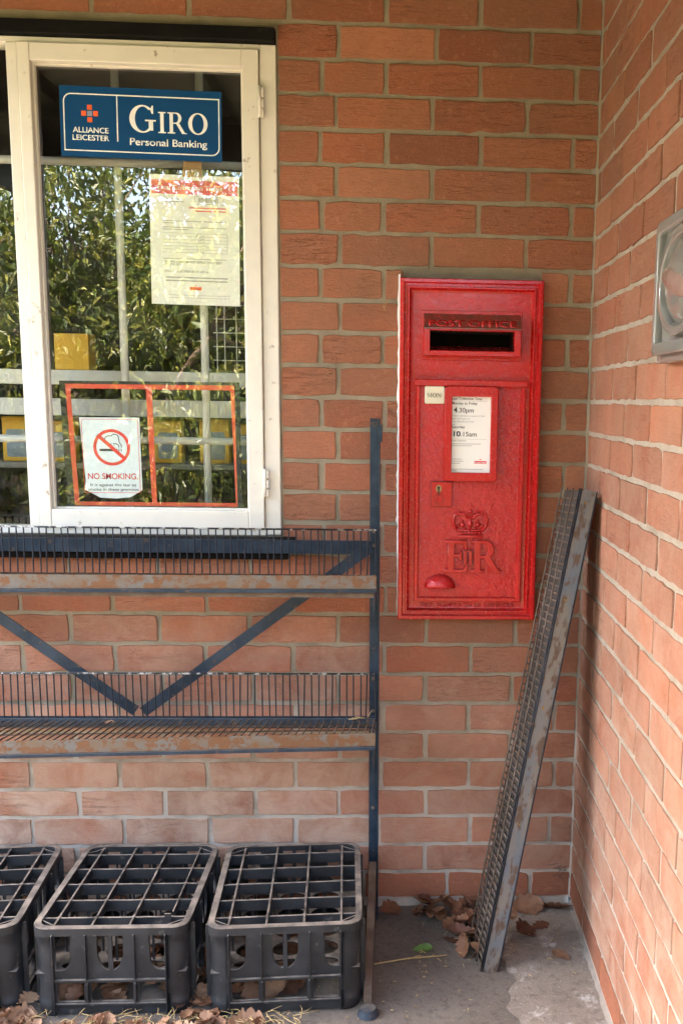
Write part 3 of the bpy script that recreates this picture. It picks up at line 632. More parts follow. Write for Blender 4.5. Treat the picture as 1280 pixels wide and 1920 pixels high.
def smoke_sticker():
    y = 0.0238; R_ = rotm(-1.184, 1.19, -0.3); t = thing('no_smoking_sticker', 'pale no smoking sticker with a red ring in the lower window', 'sticker', (-1.184, y, 1.08))
    finish('backing', flat([[(-1.258, 1.286), (-1.112, 1.287), (-1.111, 1.108), (-1.140, 1.090), (-1.175, 1.086), (-1.215, 1.088), (-1.252, 1.108), (-1.249, 1.13)]], 0.0003, 0, R_, y + 0.0004), M['stickerblue'], t)
    cx, cz = -1.182, 1.213
    ring = flat([ellipse(cx, cz, 0.045, 0.045, 40), ellipse(cx, cz, 0.0375, 0.0375, 40)], 0.0002, 0, R_, y + 0.0001)
    a = math.radians(-42); d = Vector((math.cos(a), math.sin(a))); p = Vector((-d.y, d.x)); bar = [(cx + d.x * s * 0.040 + p.x * q * 0.0042, cz + d.y * s * 0.040 + p.y * q * 0.0042) for s, q in ((-1, -1), (1, -1), (1, 1), (-1, 1))]
    ms = [ring, flat([bar], 0.0002, 0, R_, y - 0.0001), text('NO SMOKING.', -1.182, 1.1345, 0.0150, y + 0.0001, depth=0.0002, bold=0.012, width=0.122, align='CENTER', M4=R_)]
    o = rrect(-1.2535, -1.1155, 1.100, 1.2825, 0.006); i = rrect(-1.2523, -1.1167, 1.1012, 1.2813, 0.005); ms.append(flat([o, i], 0.0002, 0, R_, y + 0.00015))
    finish('red_print', join(ms), M['redprint'], t)
    L = [flat([rect(cx - 0.030, cx + 0.013, cz - 0.0095, cz - 0.0035)], 0.0002, 0, R_, y + 0.0001), flat([rect(cx + 0.0165, cx + 0.0185, cz - 0.0095, cz - 0.0035)], 0.0002, 0, R_, y + 0.0001), flat([rect(cx + 0.022, cx + 0.024, cz - 0.0095, cz - 0.0035)], 0.0002, 0, R_, y + 0.0001)]
    def stroke(pts, w):
        lo, hi = [], []
        for q, (x, z) in enumerate(pts):
            x0, z0 = pts[max(q - 1, 0)]; x1, z1 = pts[min(q + 1, len(pts) - 1)]; n = Vector((-(z1 - z0), x1 - x0)).normalized() * w / 2
            lo.append((x + n.x, z + n.y)); hi.append((x - n.x, z - n.y))
        return lo + hi[::-1]
    L.append(flat([stroke([(cx + 0.000, cz + 0.0085)] + ellipse(cx - 0.006, cz + 0.018, 0.0105, 0.0105, 14, -60, -260)[::1] + ellipse(cx + 0.008, cz + 0.024, 0.0095, 0.0085, 10, 150, -10) + [(cx + 0.019, cz + 0.012), (cx + 0.0235, cz + 0.006), (cx + 0.0235, cz)], 0.0021)], 0.0002, 0, R_, y + 0.0001))
    L.append(flat([stroke([(cx + 0.004, cz + 0.009), (cx + 0.012, cz + 0.009), (cx + 0.0175, cz + 0.005), (cx + 0.0175, cz)], 0.0021)], 0.0002, 0, R_, y - 0.00005))
    L += [text('It is against the law to', -1.182, 1.117, 0.0072, y + 0.0001, depth=0.0002, bold=0.006, width=0.112, align='CENTER', M4=R_), text('smoke in these premises', -1.182, 1.1055, 0.0072, y + 0.0001, depth=0.0002, bold=0.006, width=0.124, align='CENTER', M4=R_)]
    finish('lettering', join(L[-2:]), M['ink'], t); finish('cigarette_symbol', join(L[:-2]), M['ink'], t)
smoke_sticker()

# things standing inside the window
bm = bmesh.new(); box(bm, -2.34, -0.77, 0.20, 0.225, 1.366, 1.404, 0.002); tag(recentre(obj('display_board', bm, M['board'])), 'upper grey board running across the window inside', 'board')
bm = bmesh.new(); box(bm, -2.34, -0.77, 0.20, 0.225, 1.286, 1.330, 0.002); tag(recentre(obj('display_board', bm, M['board'])), 'lower grey board just below the other one, behind the glass', 'board')
bm = bmesh.new(); box(bm, -1.372, -1.284, 0.205, 0.27, 1.4045, 1.498, 0.002); tag(recentre(obj('yellow_box', bm, M['yellow'])), 'plain yellow box standing on the board inside the window', 'box')
bm = bmesh.new(); box(bm, -0.862, -0.80, 0.14, 0.15, 1.60, 1.66, 0.001); tag(recentre(obj('packet', bm, M['cyan'])), 'small cyan packet hanging beside the notice, behind the window', 'packet')
bm = bmesh.new(); box(bm, -2.34, -0.77, 0.225, 0.40, 1.145, 1.16, 0.002); tag(recentre(obj('display_shelf', bm, simple('dull_shelf_board', (0.16, 0.15, 0.13), 0.7, var=0.2))), 'grey shelf carrying yellow packets low inside the window', 'shelf')
for i, (x, w, h) in enumerate(((-1.62, 0.085, 0.115), (-1.50, 0.08, 0.12), (-1.385, 0.075, 0.11), (-1.285, 0.08, 0.115), (-1.10, 0.075, 0.115), (-0.975, 0.08, 0.12), (-0.885, 0.07, 0.11))):
    t = thing('yellow_packet', 'yellow packet with a slate label on the shelf inside the window', 'packet', (x, 0.28, 1.1605), 'yellow packets on the shelf inside the window')
    bm = bmesh.new(); box(bm, x - w / 2, x + w / 2, 0.262, 0.30, 1.1605, 1.1605 + h, 0.003); obj('carton', bm, M['yellow'], t)
    finish('label', flat([rrect(x - w * 0.36, x + w * 0.36, 1.172, 1.172 + h * 0.62, 0.008)], 0.0006, 0, None, 0.2612), M['bluelabel'], t)
bm = bmesh.new()
for x in (-0.945, -0.925, -0.895): tube(bm, [(x, 0.17, 1.41), (x, 0.17, 1.60)], 0.0016, 5)
for z in (1.435, 1.47, 1.505, 1.54, 1.575): tube(bm, [(-0.955, 0.1735, z), (-0.86, 0.1735, z)], 0.0014, 5)
tag(recentre(obj('wire_card_rack', bm, M['bars'])), 'thin white wire card rack behind the glass below the notice', 'rack')

# ------------------------------------------------------------------ post box
pb = thing('wall_post_box', 'red wall post box with a royal cypher, set into the brick wall', 'post box', (-0.297, 0, 0.79))
X0, X1, Z0, Z1 = -0.4725, -0.1265, 0.795, 1.630
prof = [(0.0, 0.010), (0.0, -0.036), (0.0025, -0.040), (0.0095, -0.0405), (0.0115, -0.0375), (0.0125, -0.0325), (0.018, -0.033), (0.0195, -0.036), (0.0225, -0.036), (0.0245, -0.030), (0.027, -0.0235), (0.0325, -0.0225)]
bm = bmesh.new(); prev = None
for ins, y in prof:
    ring = [bm.verts.new(p) for p in ((X0 + ins, y, Z0 + ins), (X1 - ins, y, Z0 + ins), (X1 - ins, y, Z1 - ins), (X0 + ins, y, Z1 - ins))]
    if prev:
        for q in range(4): bm.faces.new((prev[q], prev[(q + 1) % 4], ring[(q + 1) % 4], ring[q]))
    prev = ring
bmesh.ops.subdivide_edges(bm, edges=bm.edges[:], cuts=1)
bmesh.ops.recalc_face_normals(bm, faces=bm.faces[:])
obj('frame', bm, M['red'], pb)
A0, A1, B0, B1 = -0.400, -0.197, 1.460, 1.507
me = flat([rect(X0 + 0.032, X1 - 0.032, Z0 + 0.032, Z1 - 0.032), rect(A0, A1, B0, B1)], 0.004, 0, None, -0.0228)
face = finish('face_plate', me, M['red'], pb)
# aperture hood: solid ring with a sloping top
bm = bmesh.new()
def ringbox(bm, o, i, y0, y1, bev=0.0015):
    box(bm, o[0], i[0], y0, y1, o[2], o[3], bev); box(bm, i[1], o[1], y0, y1, o[2], o[3], bev)
    box(bm, i[0] - 0.0005, i[1] + 0.0005, y0 + 0.0002, y1, o[2] + 0.0002, i[2], bev)
ringbox(bm, (-0.414, -0.181, 1.448, 1.5135), (A0, A1, B0, B1), -0.056, -0.0225)
box(bm, A0 - 0.0005, A1 + 0.0005, -0.0558, -0.0225, B1, 1.5133, 0.001)
ringbox(bm, (-0.420, -0.176, 1.438, 1.556), (A0 - 0.001, A1 + 0.001, B0 - 0.001, B1 + 0.001), -0.0275, -0.0222)
box(bm, A0 - 0.0015, A1 + 0.0015, -0.0273, -0.0222, B1 + 0.001, 1.5558, 0.001)
hood = obj('aperture', bm, M['red'], pb)
bm = bmesh.new()
vs = [bm.verts.new(p) for p in ((-0.4145, -0.0605, 1.5133), (-0.1805, -0.0605, 1.5133), (-0.1805, -0.0285, 1.548), (-0.4145, -0.0285, 1.548), (-0.4145, -0.0225, 1.5133), (-0.1805, -0.0225, 1.5133), (-0.4145, -0.0605, 1.510), (-0.1805, -0.0605, 1.510), (-0.1805, -0.0225, 1.548), (-0.4145, -0.0225, 1.548))]
for f in ((0, 1, 2, 3), (3, 2, 8, 9), (6, 7, 1, 0), (6, 0, 3, 9, 4), (7, 5, 8, 2, 1)): bm.faces.new([vs[q] for q in f])
bmesh.ops.recalc_face_normals(bm, faces=bm.faces[:])
obj('brow', bm, M['reddirt'], hood)
sl_ = math.atan2(0.032, 0.0347)
bt = text('POST OFFICE', 0, 0, 0.021, 0, depth=0.0022, bold=0.03, width=0.212, align='CENTER')
bt.transform(Matrix.Translation((-0.2975, -0.0572, 1.5176)) @ Matrix.Rotation(-sl_, 4, 'X'))
finish('lettering', bt, M['red'], hood)
bm = bmesh.new()
box(bm, A0 - 0.004, A1 + 0.004, 0.09, 0.094, B0 - 0.06, B1 + 0.03); box(bm, A0 - 0.006, A0 - 0.001, -0.02, 0.09, B0 - 0.06, B1 + 0.03); box(bm, A1 + 0.001, A1 + 0.006, -0.02, 0.09, B0 - 0.06, B1 + 0.03)
box(bm, A0 - 0.005, A1 + 0.005, -0.02, 0.09, B1 + 0.001, B1 + 0.004); box(bm, A0 - 0.005, A1 + 0.005, -0.015, 0.09, B0 - 0.064, B0 - 0.06)
obj('chute', bm, M['hole'], hood)
bm = bmesh.new()
q = [bm.verts.new(p) for p in ((A0, -0.03, B0 + 0.0005), (A1, -0.03, B0 + 0.0005), (A1, 0.05, B0 + 0.016), (A0, 0.05, B0 + 0.016), (A0, -0.03, B0 - 0.004), (A1, -0.03, B0 - 0.004), (A1, 0.05, B0 + 0.010), (A0, 0.05, B0 + 0.010))]
for f in ((0, 1, 2, 3), (4, 7, 6, 5), (0, 4, 5, 1), (2, 6, 7, 3)): bm.faces.new([q[i] for i in f])
obj('slot_sill', bm, M['red'], hood)
# door with its raised surround
bm = bmesh.new(); prev = None
D0, D1, E0, E1 = -0.4335, -0.1625, 0.8395, 1.3895
for ins, y in [(0.0, -0.0222), (0.0012, -0.0325), (0.003, -0.0345), (0.0095, -0.0345), (0.0115, -0.0325), (0.0125, -0.0262)]:
    ring = [bm.verts.new(p) for p in ((D0 + ins, y, E0 + ins), (D1 - ins, y, E0 + ins), (D1 - ins, y, E1 - ins), (D0 + ins, y, E1 - ins))]
    if prev:
        for k in range(4): bm.faces.new((prev[k], prev[(k + 1) % 4], ring[(k + 1) % 4], ring[k]))
    prev = ring
box(bm, D0 - 0.003, D1 + 0.003, -0.042, -0.0346, E1 - 0.0135, E1 + 0.002, 0.002)
bmesh.ops.recalc_face_normals(bm, faces=bm.faces[:])
obj('door_surround', bm, M['red'], pb)
bm = bmesh.new(); nx, nz = 26, 52
rndd = random.Random(4); Vd = [[bm.verts.new((D0 + 0.012 + (D1 - D0 - 0.024) * i / nx, -0.0268 + rndd.gauss(0, 0.00018), E0 + 0.012 + (E1 - E0 - 0.024) * j / nz)) for i in range(nx + 1)] for j in range(nz + 1)]
for j in range(nz):
    for i in range(nx): bm.faces.new((Vd[j][i], Vd[j][i + 1], Vd[j + 1][i + 1], Vd[j + 1][i])).smooth = True
door = obj('door', bm, M['redlump'], pb)
finish('plate_frame', flat([rrect(-0.3605, -0.2335, 1.1475, 1.3745, 0.008), rect(-0.3455, -0.2475, 1.1655, 1.353)], 0.022, 0.0015, None, -0.0515), M['red'], door)
cd = finish('collection_plate', flat([rect(-0.347, -0.246, 1.164, 1.3545)], 0.001, 0, None, -0.040), M['paper'], door)
yt = -0.0404
def T(s, x, z, h, w, b=0.0): return text(s, x, z, h, yt, depth=0.0003, bold=b, width=w)
L = [T('Last Collection Time', -0.344, 1.3435, 0.0066, 0.073, 0.012), T('Monday to Friday', -0.344, 1.3325, 0.0066, 0.062, 0.012), T('4', -0.3395, 1.3135, 0.0125, 0.0085, 0.03), T('.30pm', -0.330, 1.3135, 0.0115, 0.039, 0.008),
     T('Saturday', -0.344, 1.275, 0.0066, 0.032, 0.008), T('10', -0.3395, 1.2555, 0.0125, 0.0175, 0.03), T('.15am', -0.3215, 1.2555, 0.0115, 0.039, 0.008)]
finish('weekday_time', join(L[:4]), M['ink'], door); finish('saturday_time', join(L[4:]), M['ink'], door)
L = [T('A later collection is made at 5.15pm', -0.344, 1.3035, 0.004, 0.081), T('from the Postbox at', -0.344, 1.2965, 0.004, 0.044), T('Post Office/Broad Street', -0.344, 1.2895, 0.004, 0.055), T('Eye', -0.344, 1.2825, 0.004, 0.008), T('Other Collections', -0.344, 1.243, 0.0042, 0.036, 0.01)]
L += [flat([rect(-0.344, -0.344 + w, z, z + 0.0013)], 0.0003, 0, None, yt) for z, w in ((1.2365, 0.072), (1.2320, 0.050), (1.1745, 0.078), (1.1705, 0.014), (1.199, 0.026), (1.194, 0.030), (1.189, 0.022))]
L += [flat([rect(-0.344, -0.258, z, z + 0.0005)], 0.0003, 0, None, yt) for z in (1.3405, 1.2485)]
finish('small_print', join(L[:4]), M['greyink'], door); finish('other_times', join(L[4:7]), M['greyink'], door); finish('foot_line', join(L[7:9]), M['greyink'], door); finish('contact_lines', join(L[9:12]), M['greyink'], door); finish('ruled_line', L[12], M['greyink'], door); finish('ruled_line', L[13], M['greyink'], door)
finish('red_mark', join([flat([rect(-0.287, -0.257, 1.189, 1.196)], 0.0003, 0, None, yt), flat([rect(-0.275, -0.269, 1.1985, 1.2005)], 0.0003, 0, None, yt)]), M['pinkprint'], door)
finish('mark_lettering', text('Royal Mail', -0.272, 1.1903, 0.004, yt - 0.0004, depth=0.0003, bold=0.01, width=0.027, align='CENTER'), M['white'], door)
finish('day_tablet', flat([rrect(-0.4095, -0.364, 1.3345, 1.3745, 0.003)], 0.009, 0.0012, None, -0.0375), M['ivory'], door)
ms, _ = serif_text([('M', 0.0105), ('O', 0.0105), ('N', 0.0105)], -0.4045, 1.3485, -0.0380, 0.0004, 0.1)
finish('day_lettering', join(ms), M['ink'], door)
finish('lock_shade_outline', flat([rect(-0.3932, -0.3393, 1.0803, 1.1437)], 0.002, 0, None, -0.0290), M['shadered'], door)  # painted shadow edge around the lock plate
lk = finish('lock_plate', flat([rect(-0.391, -0.3415, 1.0825, 1.1415)], 0.008, 0.0008, None, -0.0352), M['red'], door)
finish('escutcheon', flat([ellipse(-0.3735, 1.126, 0.0072, 0.0095, 20)], 0.0012, 0, None, -0.0366), M['brass'], lk)
finish('keyhole', join([flat([ellipse(-0.3735, 1.128, 0.0036, 0.0036, 14)], 0.0004, 0, None, -0.0371), flat([rect(-0.3753, -0.3717, 1.108, 1.1275)], 0.0004, 0, None, -0.0372)]), M['hole'], lk)
finish('cover_shade_ring', flat([ellipse(-0.3735, 1.1, 0.0126, 0.0126, 24), ellipse(-0.3735, 1.1, 0.0112, 0.0112, 24)], 0.0004, 0, None, -0.0371), M['shadered'], lk)  # painted shadow ring around the keyhole cover
finish('keyhole_cover', flat([ellipse(-0.3735, 1.1, 0.0115, 0.0115, 24), ellipse(-0.3735, 1.1, 0.0098, 0.0098, 24)], 0.0022, 0, None, -0.0376), M['red'], lk)
# royal cypher
yc = -0.0360
ms, xe = serif_text([('E', 0.079)], -0.3545, 0.9165, yc, 0.004, 0.0, None, 0.0016)
m2, xe = serif_text([('R', 0.079)], -0.2885, 0.9165, yc - 0.0002, 0.004, 0.0, None, 0.0016)
m3, xe = serif_text([('I', 0.034), ('I', 0.034)], -0.3112, 0.9365, yc - 0.0040, 0.004, 0.02, None, 0.0004)
finish('cypher', join(ms + m2 + m3), M['red'], door)
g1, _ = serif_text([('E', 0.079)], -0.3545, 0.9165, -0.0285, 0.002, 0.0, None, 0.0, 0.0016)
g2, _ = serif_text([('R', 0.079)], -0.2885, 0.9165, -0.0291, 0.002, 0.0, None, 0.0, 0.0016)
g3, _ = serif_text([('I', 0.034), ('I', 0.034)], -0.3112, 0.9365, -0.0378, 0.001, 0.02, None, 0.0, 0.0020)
finish('cypher_shade_outline', join(g1 + g2 + g3), M['shadered'], door)  # enlarged dark letters behind the cypher paint its relief shadow
bm = bmesh.new(); ccx = -0.2935
def bead(x, z, r, y=-0.0285): bmesh.ops.create_uvsphere(bm, u_segments=8, v_segments=6, radius=r, matrix=Matrix.Translation((x, y, z)))
for sx in (-1, 1):
    arch = [(ccx + sx * p[0], -0.0300 - p[2], p[1]) for p in ((0.031, 1.022, 0.0), (0.040, 1.034, 0.001), (0.0425, 1.048, 0.0015), (0.038, 1.060, 0.002), (0.028, 1.065, 0.003), (0.016, 1.062, 0.0035), (0.004, 1.054, 0.004))]
    tube(bm, arch, 0.0034, 8)
    for p in arch: bead(p[0], p[2] + 0.003, 0.0028, p[1] - 0.001)
    for p, r in (((0.019, 1.036), 0.0068), ((0.029, 1.033), 0.0045), ((0.012, 1.028), 0.0035)): bead(ccx + sx * p[0], p[1], r)
    bead(ccx + sx * 0.019, 1.045, 0.0035)
tube(bm, [(ccx, -0.031, 1.020), (ccx, -0.034, 1.056)], 0.0032, 8); bead(ccx, 1.069, 0.006); bead(ccx, 1.038, 0.0075)
box(bm, ccx - 0.0022, ccx + 0.0022, -0.0315, -0.026, 1.074, 1.091, 0.001); box(bm, ccx - 0.0075, ccx + 0.0075, -0.0312, -0.026, 1.080, 1.0845, 0.001)
for z, w, h, yq in ((1.0225, 0.0335, 0.0045, -0.0335), (1.0155, 0.031, 0.0075, -0.0315), (1.0065, 0.0325, 0.007, -0.0345)): box(bm, ccx - w, ccx + w, yq, -0.026, z - h / 2, z + h / 2, 0.0014)
for q in range(-3, 4): bead(ccx + q * 0.008, 1.0155, 0.0026, -0.0320)
obj('crown', bm, M['red'], door, True)
bm = bmesh.new(); n1, n2 = 20, 8; R1 = []
for a in range(n1 + 1):
    th = math.pi * a / n1; R1.append([bm.verts.new((-0.3665 + 0.0375 * math.cos(th), -0.0265 - 0.024 * math.sin(th) * math.cos(math.pi / 2 * b / n2), 0.8765 + 0.031 * math.sin(th) * math.sin(math.pi / 2 * b / n2))) for b in range(n2 + 1)])
for a in range(n1):
    for b in range(n2):
        try: bm.faces.new((R1[a][b], R1[a + 1][b], R1[a + 1][b + 1], R1[a][b + 1])).smooth = True
        except ValueError: pass
bmesh.ops.remove_doubles(bm, verts=bm.verts, dist=1e-6); bmesh.ops.solidify(bm, geom=bm.faces[:], thickness=0.002); bmesh.ops.recalc_face_normals(bm, faces=bm.faces[:])
obj('finger_pull', bm, M['redlump'], door)
finish('maker_lettering', text('W.T. ALLEN & Co Ld  LONDON', -0.298, 0.8265, 0.0088, -0.0252, depth=0.0024, bold=0.016, width=0.232, align='CENTER'), M['red'], pb)
finish('maker_shade_outline', text('W.T. ALLEN & Co Ld  LONDON', -0.298, 0.8262, 0.0092, -0.0233, depth=0.0006, bold=0.05, width=0.236, align='CENTER'), M['shadered'], pb)  # wider dark copy of the lettering, painted as its shadow
bm = bmesh.new(); rs = random.Random(8); prev = None
for i in range(60):
    z = 0.80 + 0.84 * i / 59; a = rs.uniform(0.003, 0.0065) if z > 1.03 else rs.uniform(0.002, 0.004)
    ring = [bm.verts.new((-0.4727 - a, -0.0012, z)), bm.verts.new((-0.4727 - a * 0.6, -0.012 + rs.gauss(0, 0.002), z)), bm.verts.new((-0.4722, -0.022 + rs.gauss(0, 0.002), z))]
    if prev:
        for q in range(2): bm.faces.new((prev[q], ring[q], ring[q + 1], prev[q + 1])).smooth = True
    prev = ring
obj('sealant', bm, M['caulk'], pb)

# ------------------------------------------------------------------ wire shelf rack against the wall
rk = thing('wire_shelf_rack', 'rusty dark blue wire shelf rack standing under the window', 'rack', (-1.0, -0.06, 0))
bm = bmesh.new(); box(bm, -0.5425, -0.5205, -0.053, -0.050, 0.0, 1.296, 0.0008); box(bm, -0.5205, -0.5175, -0.078, -0.050, 0.0, 1.296, 0.0008)
box(bm, -0.5225, -0.5125, -0.0785, -0.060, 1.24, 1.282, 0.001)
obj('upright', bm, M['blue'], rk)
bm = bmesh.new(); box(bm, -2.0025, -1.9805, -0.053, -0.050, 0.0, 1.296, 0.0008); box(bm, -2.0055, -2.0025, -0.078, -0.050, 0.0, 1.296, 0.0008)
obj('upright', bm, M['blue'], rk)
for x in (-0.531, -1.9915):
    bm = bmesh.new(); v = [bm.verts.new((x + dx, y, z)) for dx in (-0.009, 0.009) for y, z in ((-0.080, 0.012), (-0.455, 0.012), (-0.455, 0.028), (-0.080, 0.165))]
    for f in ((0, 1, 2, 3), (7, 6, 5, 4), (3, 2, 6, 7), (1, 5, 6, 2), (0, 4, 5, 1), (0, 3, 7, 4)): bm.faces.new([v[k] for k in f])
    bmesh.ops.recalc_face_normals(bm, faces=bm.faces[:]); obj('foot', bm, M['rustwire'], rk, label='rusty foot reaching forward over the floor')
    bm = bmesh.new(); bmesh.ops.create_cone(bm, cap_ends=True, segments=20, radius1=0.024, radius2=0.017, depth=0.016, matrix=Matrix.Translation((x + 0.002, -0.478, 0.009)))
    obj('foot_pad', bm, M['blue'], rk)
for z in (1.02, 0.985, 0.645, 0.56, 0.30):
    bm = bmesh.new(); bmesh.ops.create_cone(bm, cap_ends=True, segments=8, radius1=0.0052, radius2=0.004, depth=0.004, matrix=Matrix.Translation((-0.532, -0.0548, z)) @ Matrix.Rotation(math.radians(90), 4, 'X')); obj('bolt', bm, M['rustwire'], rk)
bm = bmesh.new(); box(bm, -2.0, -0.535, -0.0565, -0.0535, 0.963, 0.997, 0.0006); obj('back_rail', bm, M['blue'], rk)
def bar2(bm, a, b, w, y0, y1):
    a, b = Vector((a[0], 0, a[1])), Vector((b[0], 0, b[1])); d = (b - a).normalized(); n = Vector((-d.z, 0, d.x)) * w / 2
    pts = [a + n, b + n, b - n, a - n]; v = [bm.verts.new((p.x, y, p.z)) for y in (y0, y1) for p in pts]
    for f in ((0, 1, 2, 3), (7, 6, 5, 4), (0, 4, 5, 1), (1, 5, 6, 2), (2, 6, 7, 3), (3, 7, 4, 0)): bm.faces.new([v[k] for k in f])
    bmesh.ops.recalc_face_normals(bm, faces=bm.faces[:])
for a, b, y in (((-1.105, 0.560), (-0.540, 0.982), -0.060), ((-1.122, 0.563), (-1.69, 0.985), -0.0635)):
    bm = bmesh.new(); bar2(bm, a, b, 0.027, y - 0.003, y); obj('brace', bm, M['blue'], rk)
PIT = 0.01745
def shelf(zb, top, zfr, zfl, yb, yf, label, yfl=None):
    """zb back edge height, top of the wire back, front lip top height right/left"""
    yfl = yf if yfl is None else yfl
    XL, XR = -1.985, -0.524; n = int((XR - XL) / PIT)
    def zf(x): return zfr + (zfl - zfr) * (XR - x) / (XR + 1.362)
    def yy(x): return yf + (yfl - yf) * (XR - x) / (XR + 1.362)
    rs = random.Random(int(zb * 1000))
    bm = bmesh.new(); tube(bm, [(XL, yb, top), (XR, yb, top)], 0.0024, 6); sh = obj('shelf', bm, M['wirewhite'], rk, label=label)
    bm = bmesh.new()
    for i in range(n + 1):
        x = XR - 0.004 - PIT * i; tube(bm, [(x + rs.gauss(0, 0.0008), yb, top), (x + rs.gauss(0, 0.0016), yb - rs.uniform(0, 0.002), zb)], 0.00185, 5, caps=False)
    obj('wire_back', bm, M['wire'], sh)
    bm = bmesh.new()
    for i in range(n + 1):
        x = XR - 0.004 - PIT * i; tube(bm, [(x, yb, zb), (x + rs.gauss(0, 0.0006), yy(x), zf(x))], 0.0019, 5, caps=False)
    for t_ in (0.33, 0.66): tube(bm, [(XR, yb + (yf - yb) * t_, zb + (zfr - zb) * t_ - 0.003), (XL, yb + (yy(XL) - yb) * t_, zb + (zf(XL) - zb) * t_ - 0.003)], 0.002, 5)
    obj('wire_deck', bm, M['rustwire'], sh)
    def strip(z_off0, z_off1, yo, th, name, mat):
        bm = bmesh.new(); N = 24; rows = []
        for i in range(N + 1):
            x = XL + (XR + 0.004 - XL) * i / N; y = yy(x) + yo; z = zf(x)
            rows.append([bm.verts.new(p) for p in ((x, y, z + z_off1), (x, y - th, z + z_off1 - 0.0008), (x, y - th, z + z_off0), (x, y, z + z_off0))])
        for a, b in zip(rows, rows[1:]):
            for k in range(4): bm.faces.new((a[k], a[(k + 1) % 4], b[(k + 1) % 4], b[k]))
        bm.faces.new(rows[0]); bm.faces.new(rows[-1]); bmesh.ops.recalc_face_normals(bm, faces=bm.faces[:])
        return obj(name, bm, mat, sh)
    strip(-0.029, 0.0015, -0.002, 0.0025, 'front_strip', M['rustlip'])
    strip(-0.0375, -0.0295, -0.0025, 0.007, 'lower_edge', M['blue'])
    bm = bmesh.new(); box(bm, XL, XR, yb + 0.003, yb + 0.006, zb - 0.022, zb + (0.010 if zb < 0.7 else -0.004), 0.0008); obj('rear_rail', bm, M['blue'], sh)
    bm = bmesh.new(); box(bm, XR - 0.002, XR + 0.001, yf * 0.99, yb, zb - 0.05, zb - 0.002, 0.0006); obj('end_bracket', bm, M['blue'], sh)
    return sh
s1 = shelf(0.915, 1.027, 0.949, 0.945, -0.082, -0.280, 'upper wire shelf')
s2 = shelf(0.545, 0.6655, 0.5865, 0.568, -0.084, -0.300, 'lower wire shelf with its front sagging to the left')
bm = bmesh.new(); box(bm, -1.985, -0.526, -0.0915, -0.0875, 0.534, 0.5525, 0.001); obj('blue_bar', bm, M['blue'], s2)
bm = bmesh.new(); box(bm, -1.985, -0.522, -0.275, -0.255, 0.897, 0.909, 0.001); obj('under_bar', bm, M['rustwire'], s1)

# ------------------------------------------------------------------ loose shelf leaning in the corner
A = Vector((-0.262, -0.322, 0.004)); Btop = Vector((-0.048, -0.212, 1.145))
u = (Btop - A).normalized(); LEN = (Btop - A).length
v = Vector((-0.10, 1.0, 0.0)); v = (v - u * v.dot(u)).normalized(); w = v.cross(u).normalized()
ml = Matrix.Identity(4)
for i in range(3): ml[i][0], ml[i][1], ml[i][2], ml[i][3] = w[i], v[i], u[i], A[i]
ln = thing('loose_wire_shelf', 'loose blue grey wire shelf leaning upright in the brick corner', 'shelf', mat=ml)
bm = bmesh.new(); box(bm, 0, 0.035, -0.0025, 0.0, 0, LEN, 0.0006); obj('front_strip', bm, M['bluegrey'], ln)
bm = bmesh.new(); box(bm, 0.0335, 0.0375, -0.0035, 0.016, 0, LEN, 0.0008); tube(bm, [(-0.002, -0.002, 0), (-0.002, -0.002, LEN)], 0.0022, 6); tube(bm, [(-0.0065, -0.001, 0), (-0.0065, -0.001, LEN)], 0.0018, 6)
obj('edge_trim', bm, M['wire'], ln)
bm = bmesh.new(); rs = random.Random(77)
for i in range(int(LEN / PIT)):
    z = 0.008 + PIT * i; tube(bm, [(-0.004, 0, z), (-0.0045 + rs.gauss(0, 0.0006), 0.148 + rs.uniform(0, 0.006), z + rs.gauss(0, 0.0008))], 0.0021, 5)
for y in (0.048, 0.097, 0.146): tube(bm, [(-0.0075, y, 0), (-0.0075, y, LEN)], 0.0021, 6)
obj('wire_deck', bm, M['rustwire'], ln)
bm = bmesh.new(); box(bm, 0.0005, 0.0025, 0.002, 0.147, 0.0, LEN - 0.004); obj('backing_strip', bm, simple('grimy_brown_metal', (0.050, 0.040, 0.032), 0.8, var=0.5, scale=50), ln)
for z in (LEN - 0.03, LEN - 0.26, LEN - 0.52, LEN - 0.8):
    bm = bmesh.new(); bmesh.ops.create_cone(bm, cap_ends=True, segments=10, radius1=0.0042, radius2=0.003, depth=0.003, matrix=Matrix.Translation((0.013, -0.0035, z)) @ Matrix.Rotation(math.radians(90), 4, 'X')); obj('rivet', bm, M['brass'], ln)

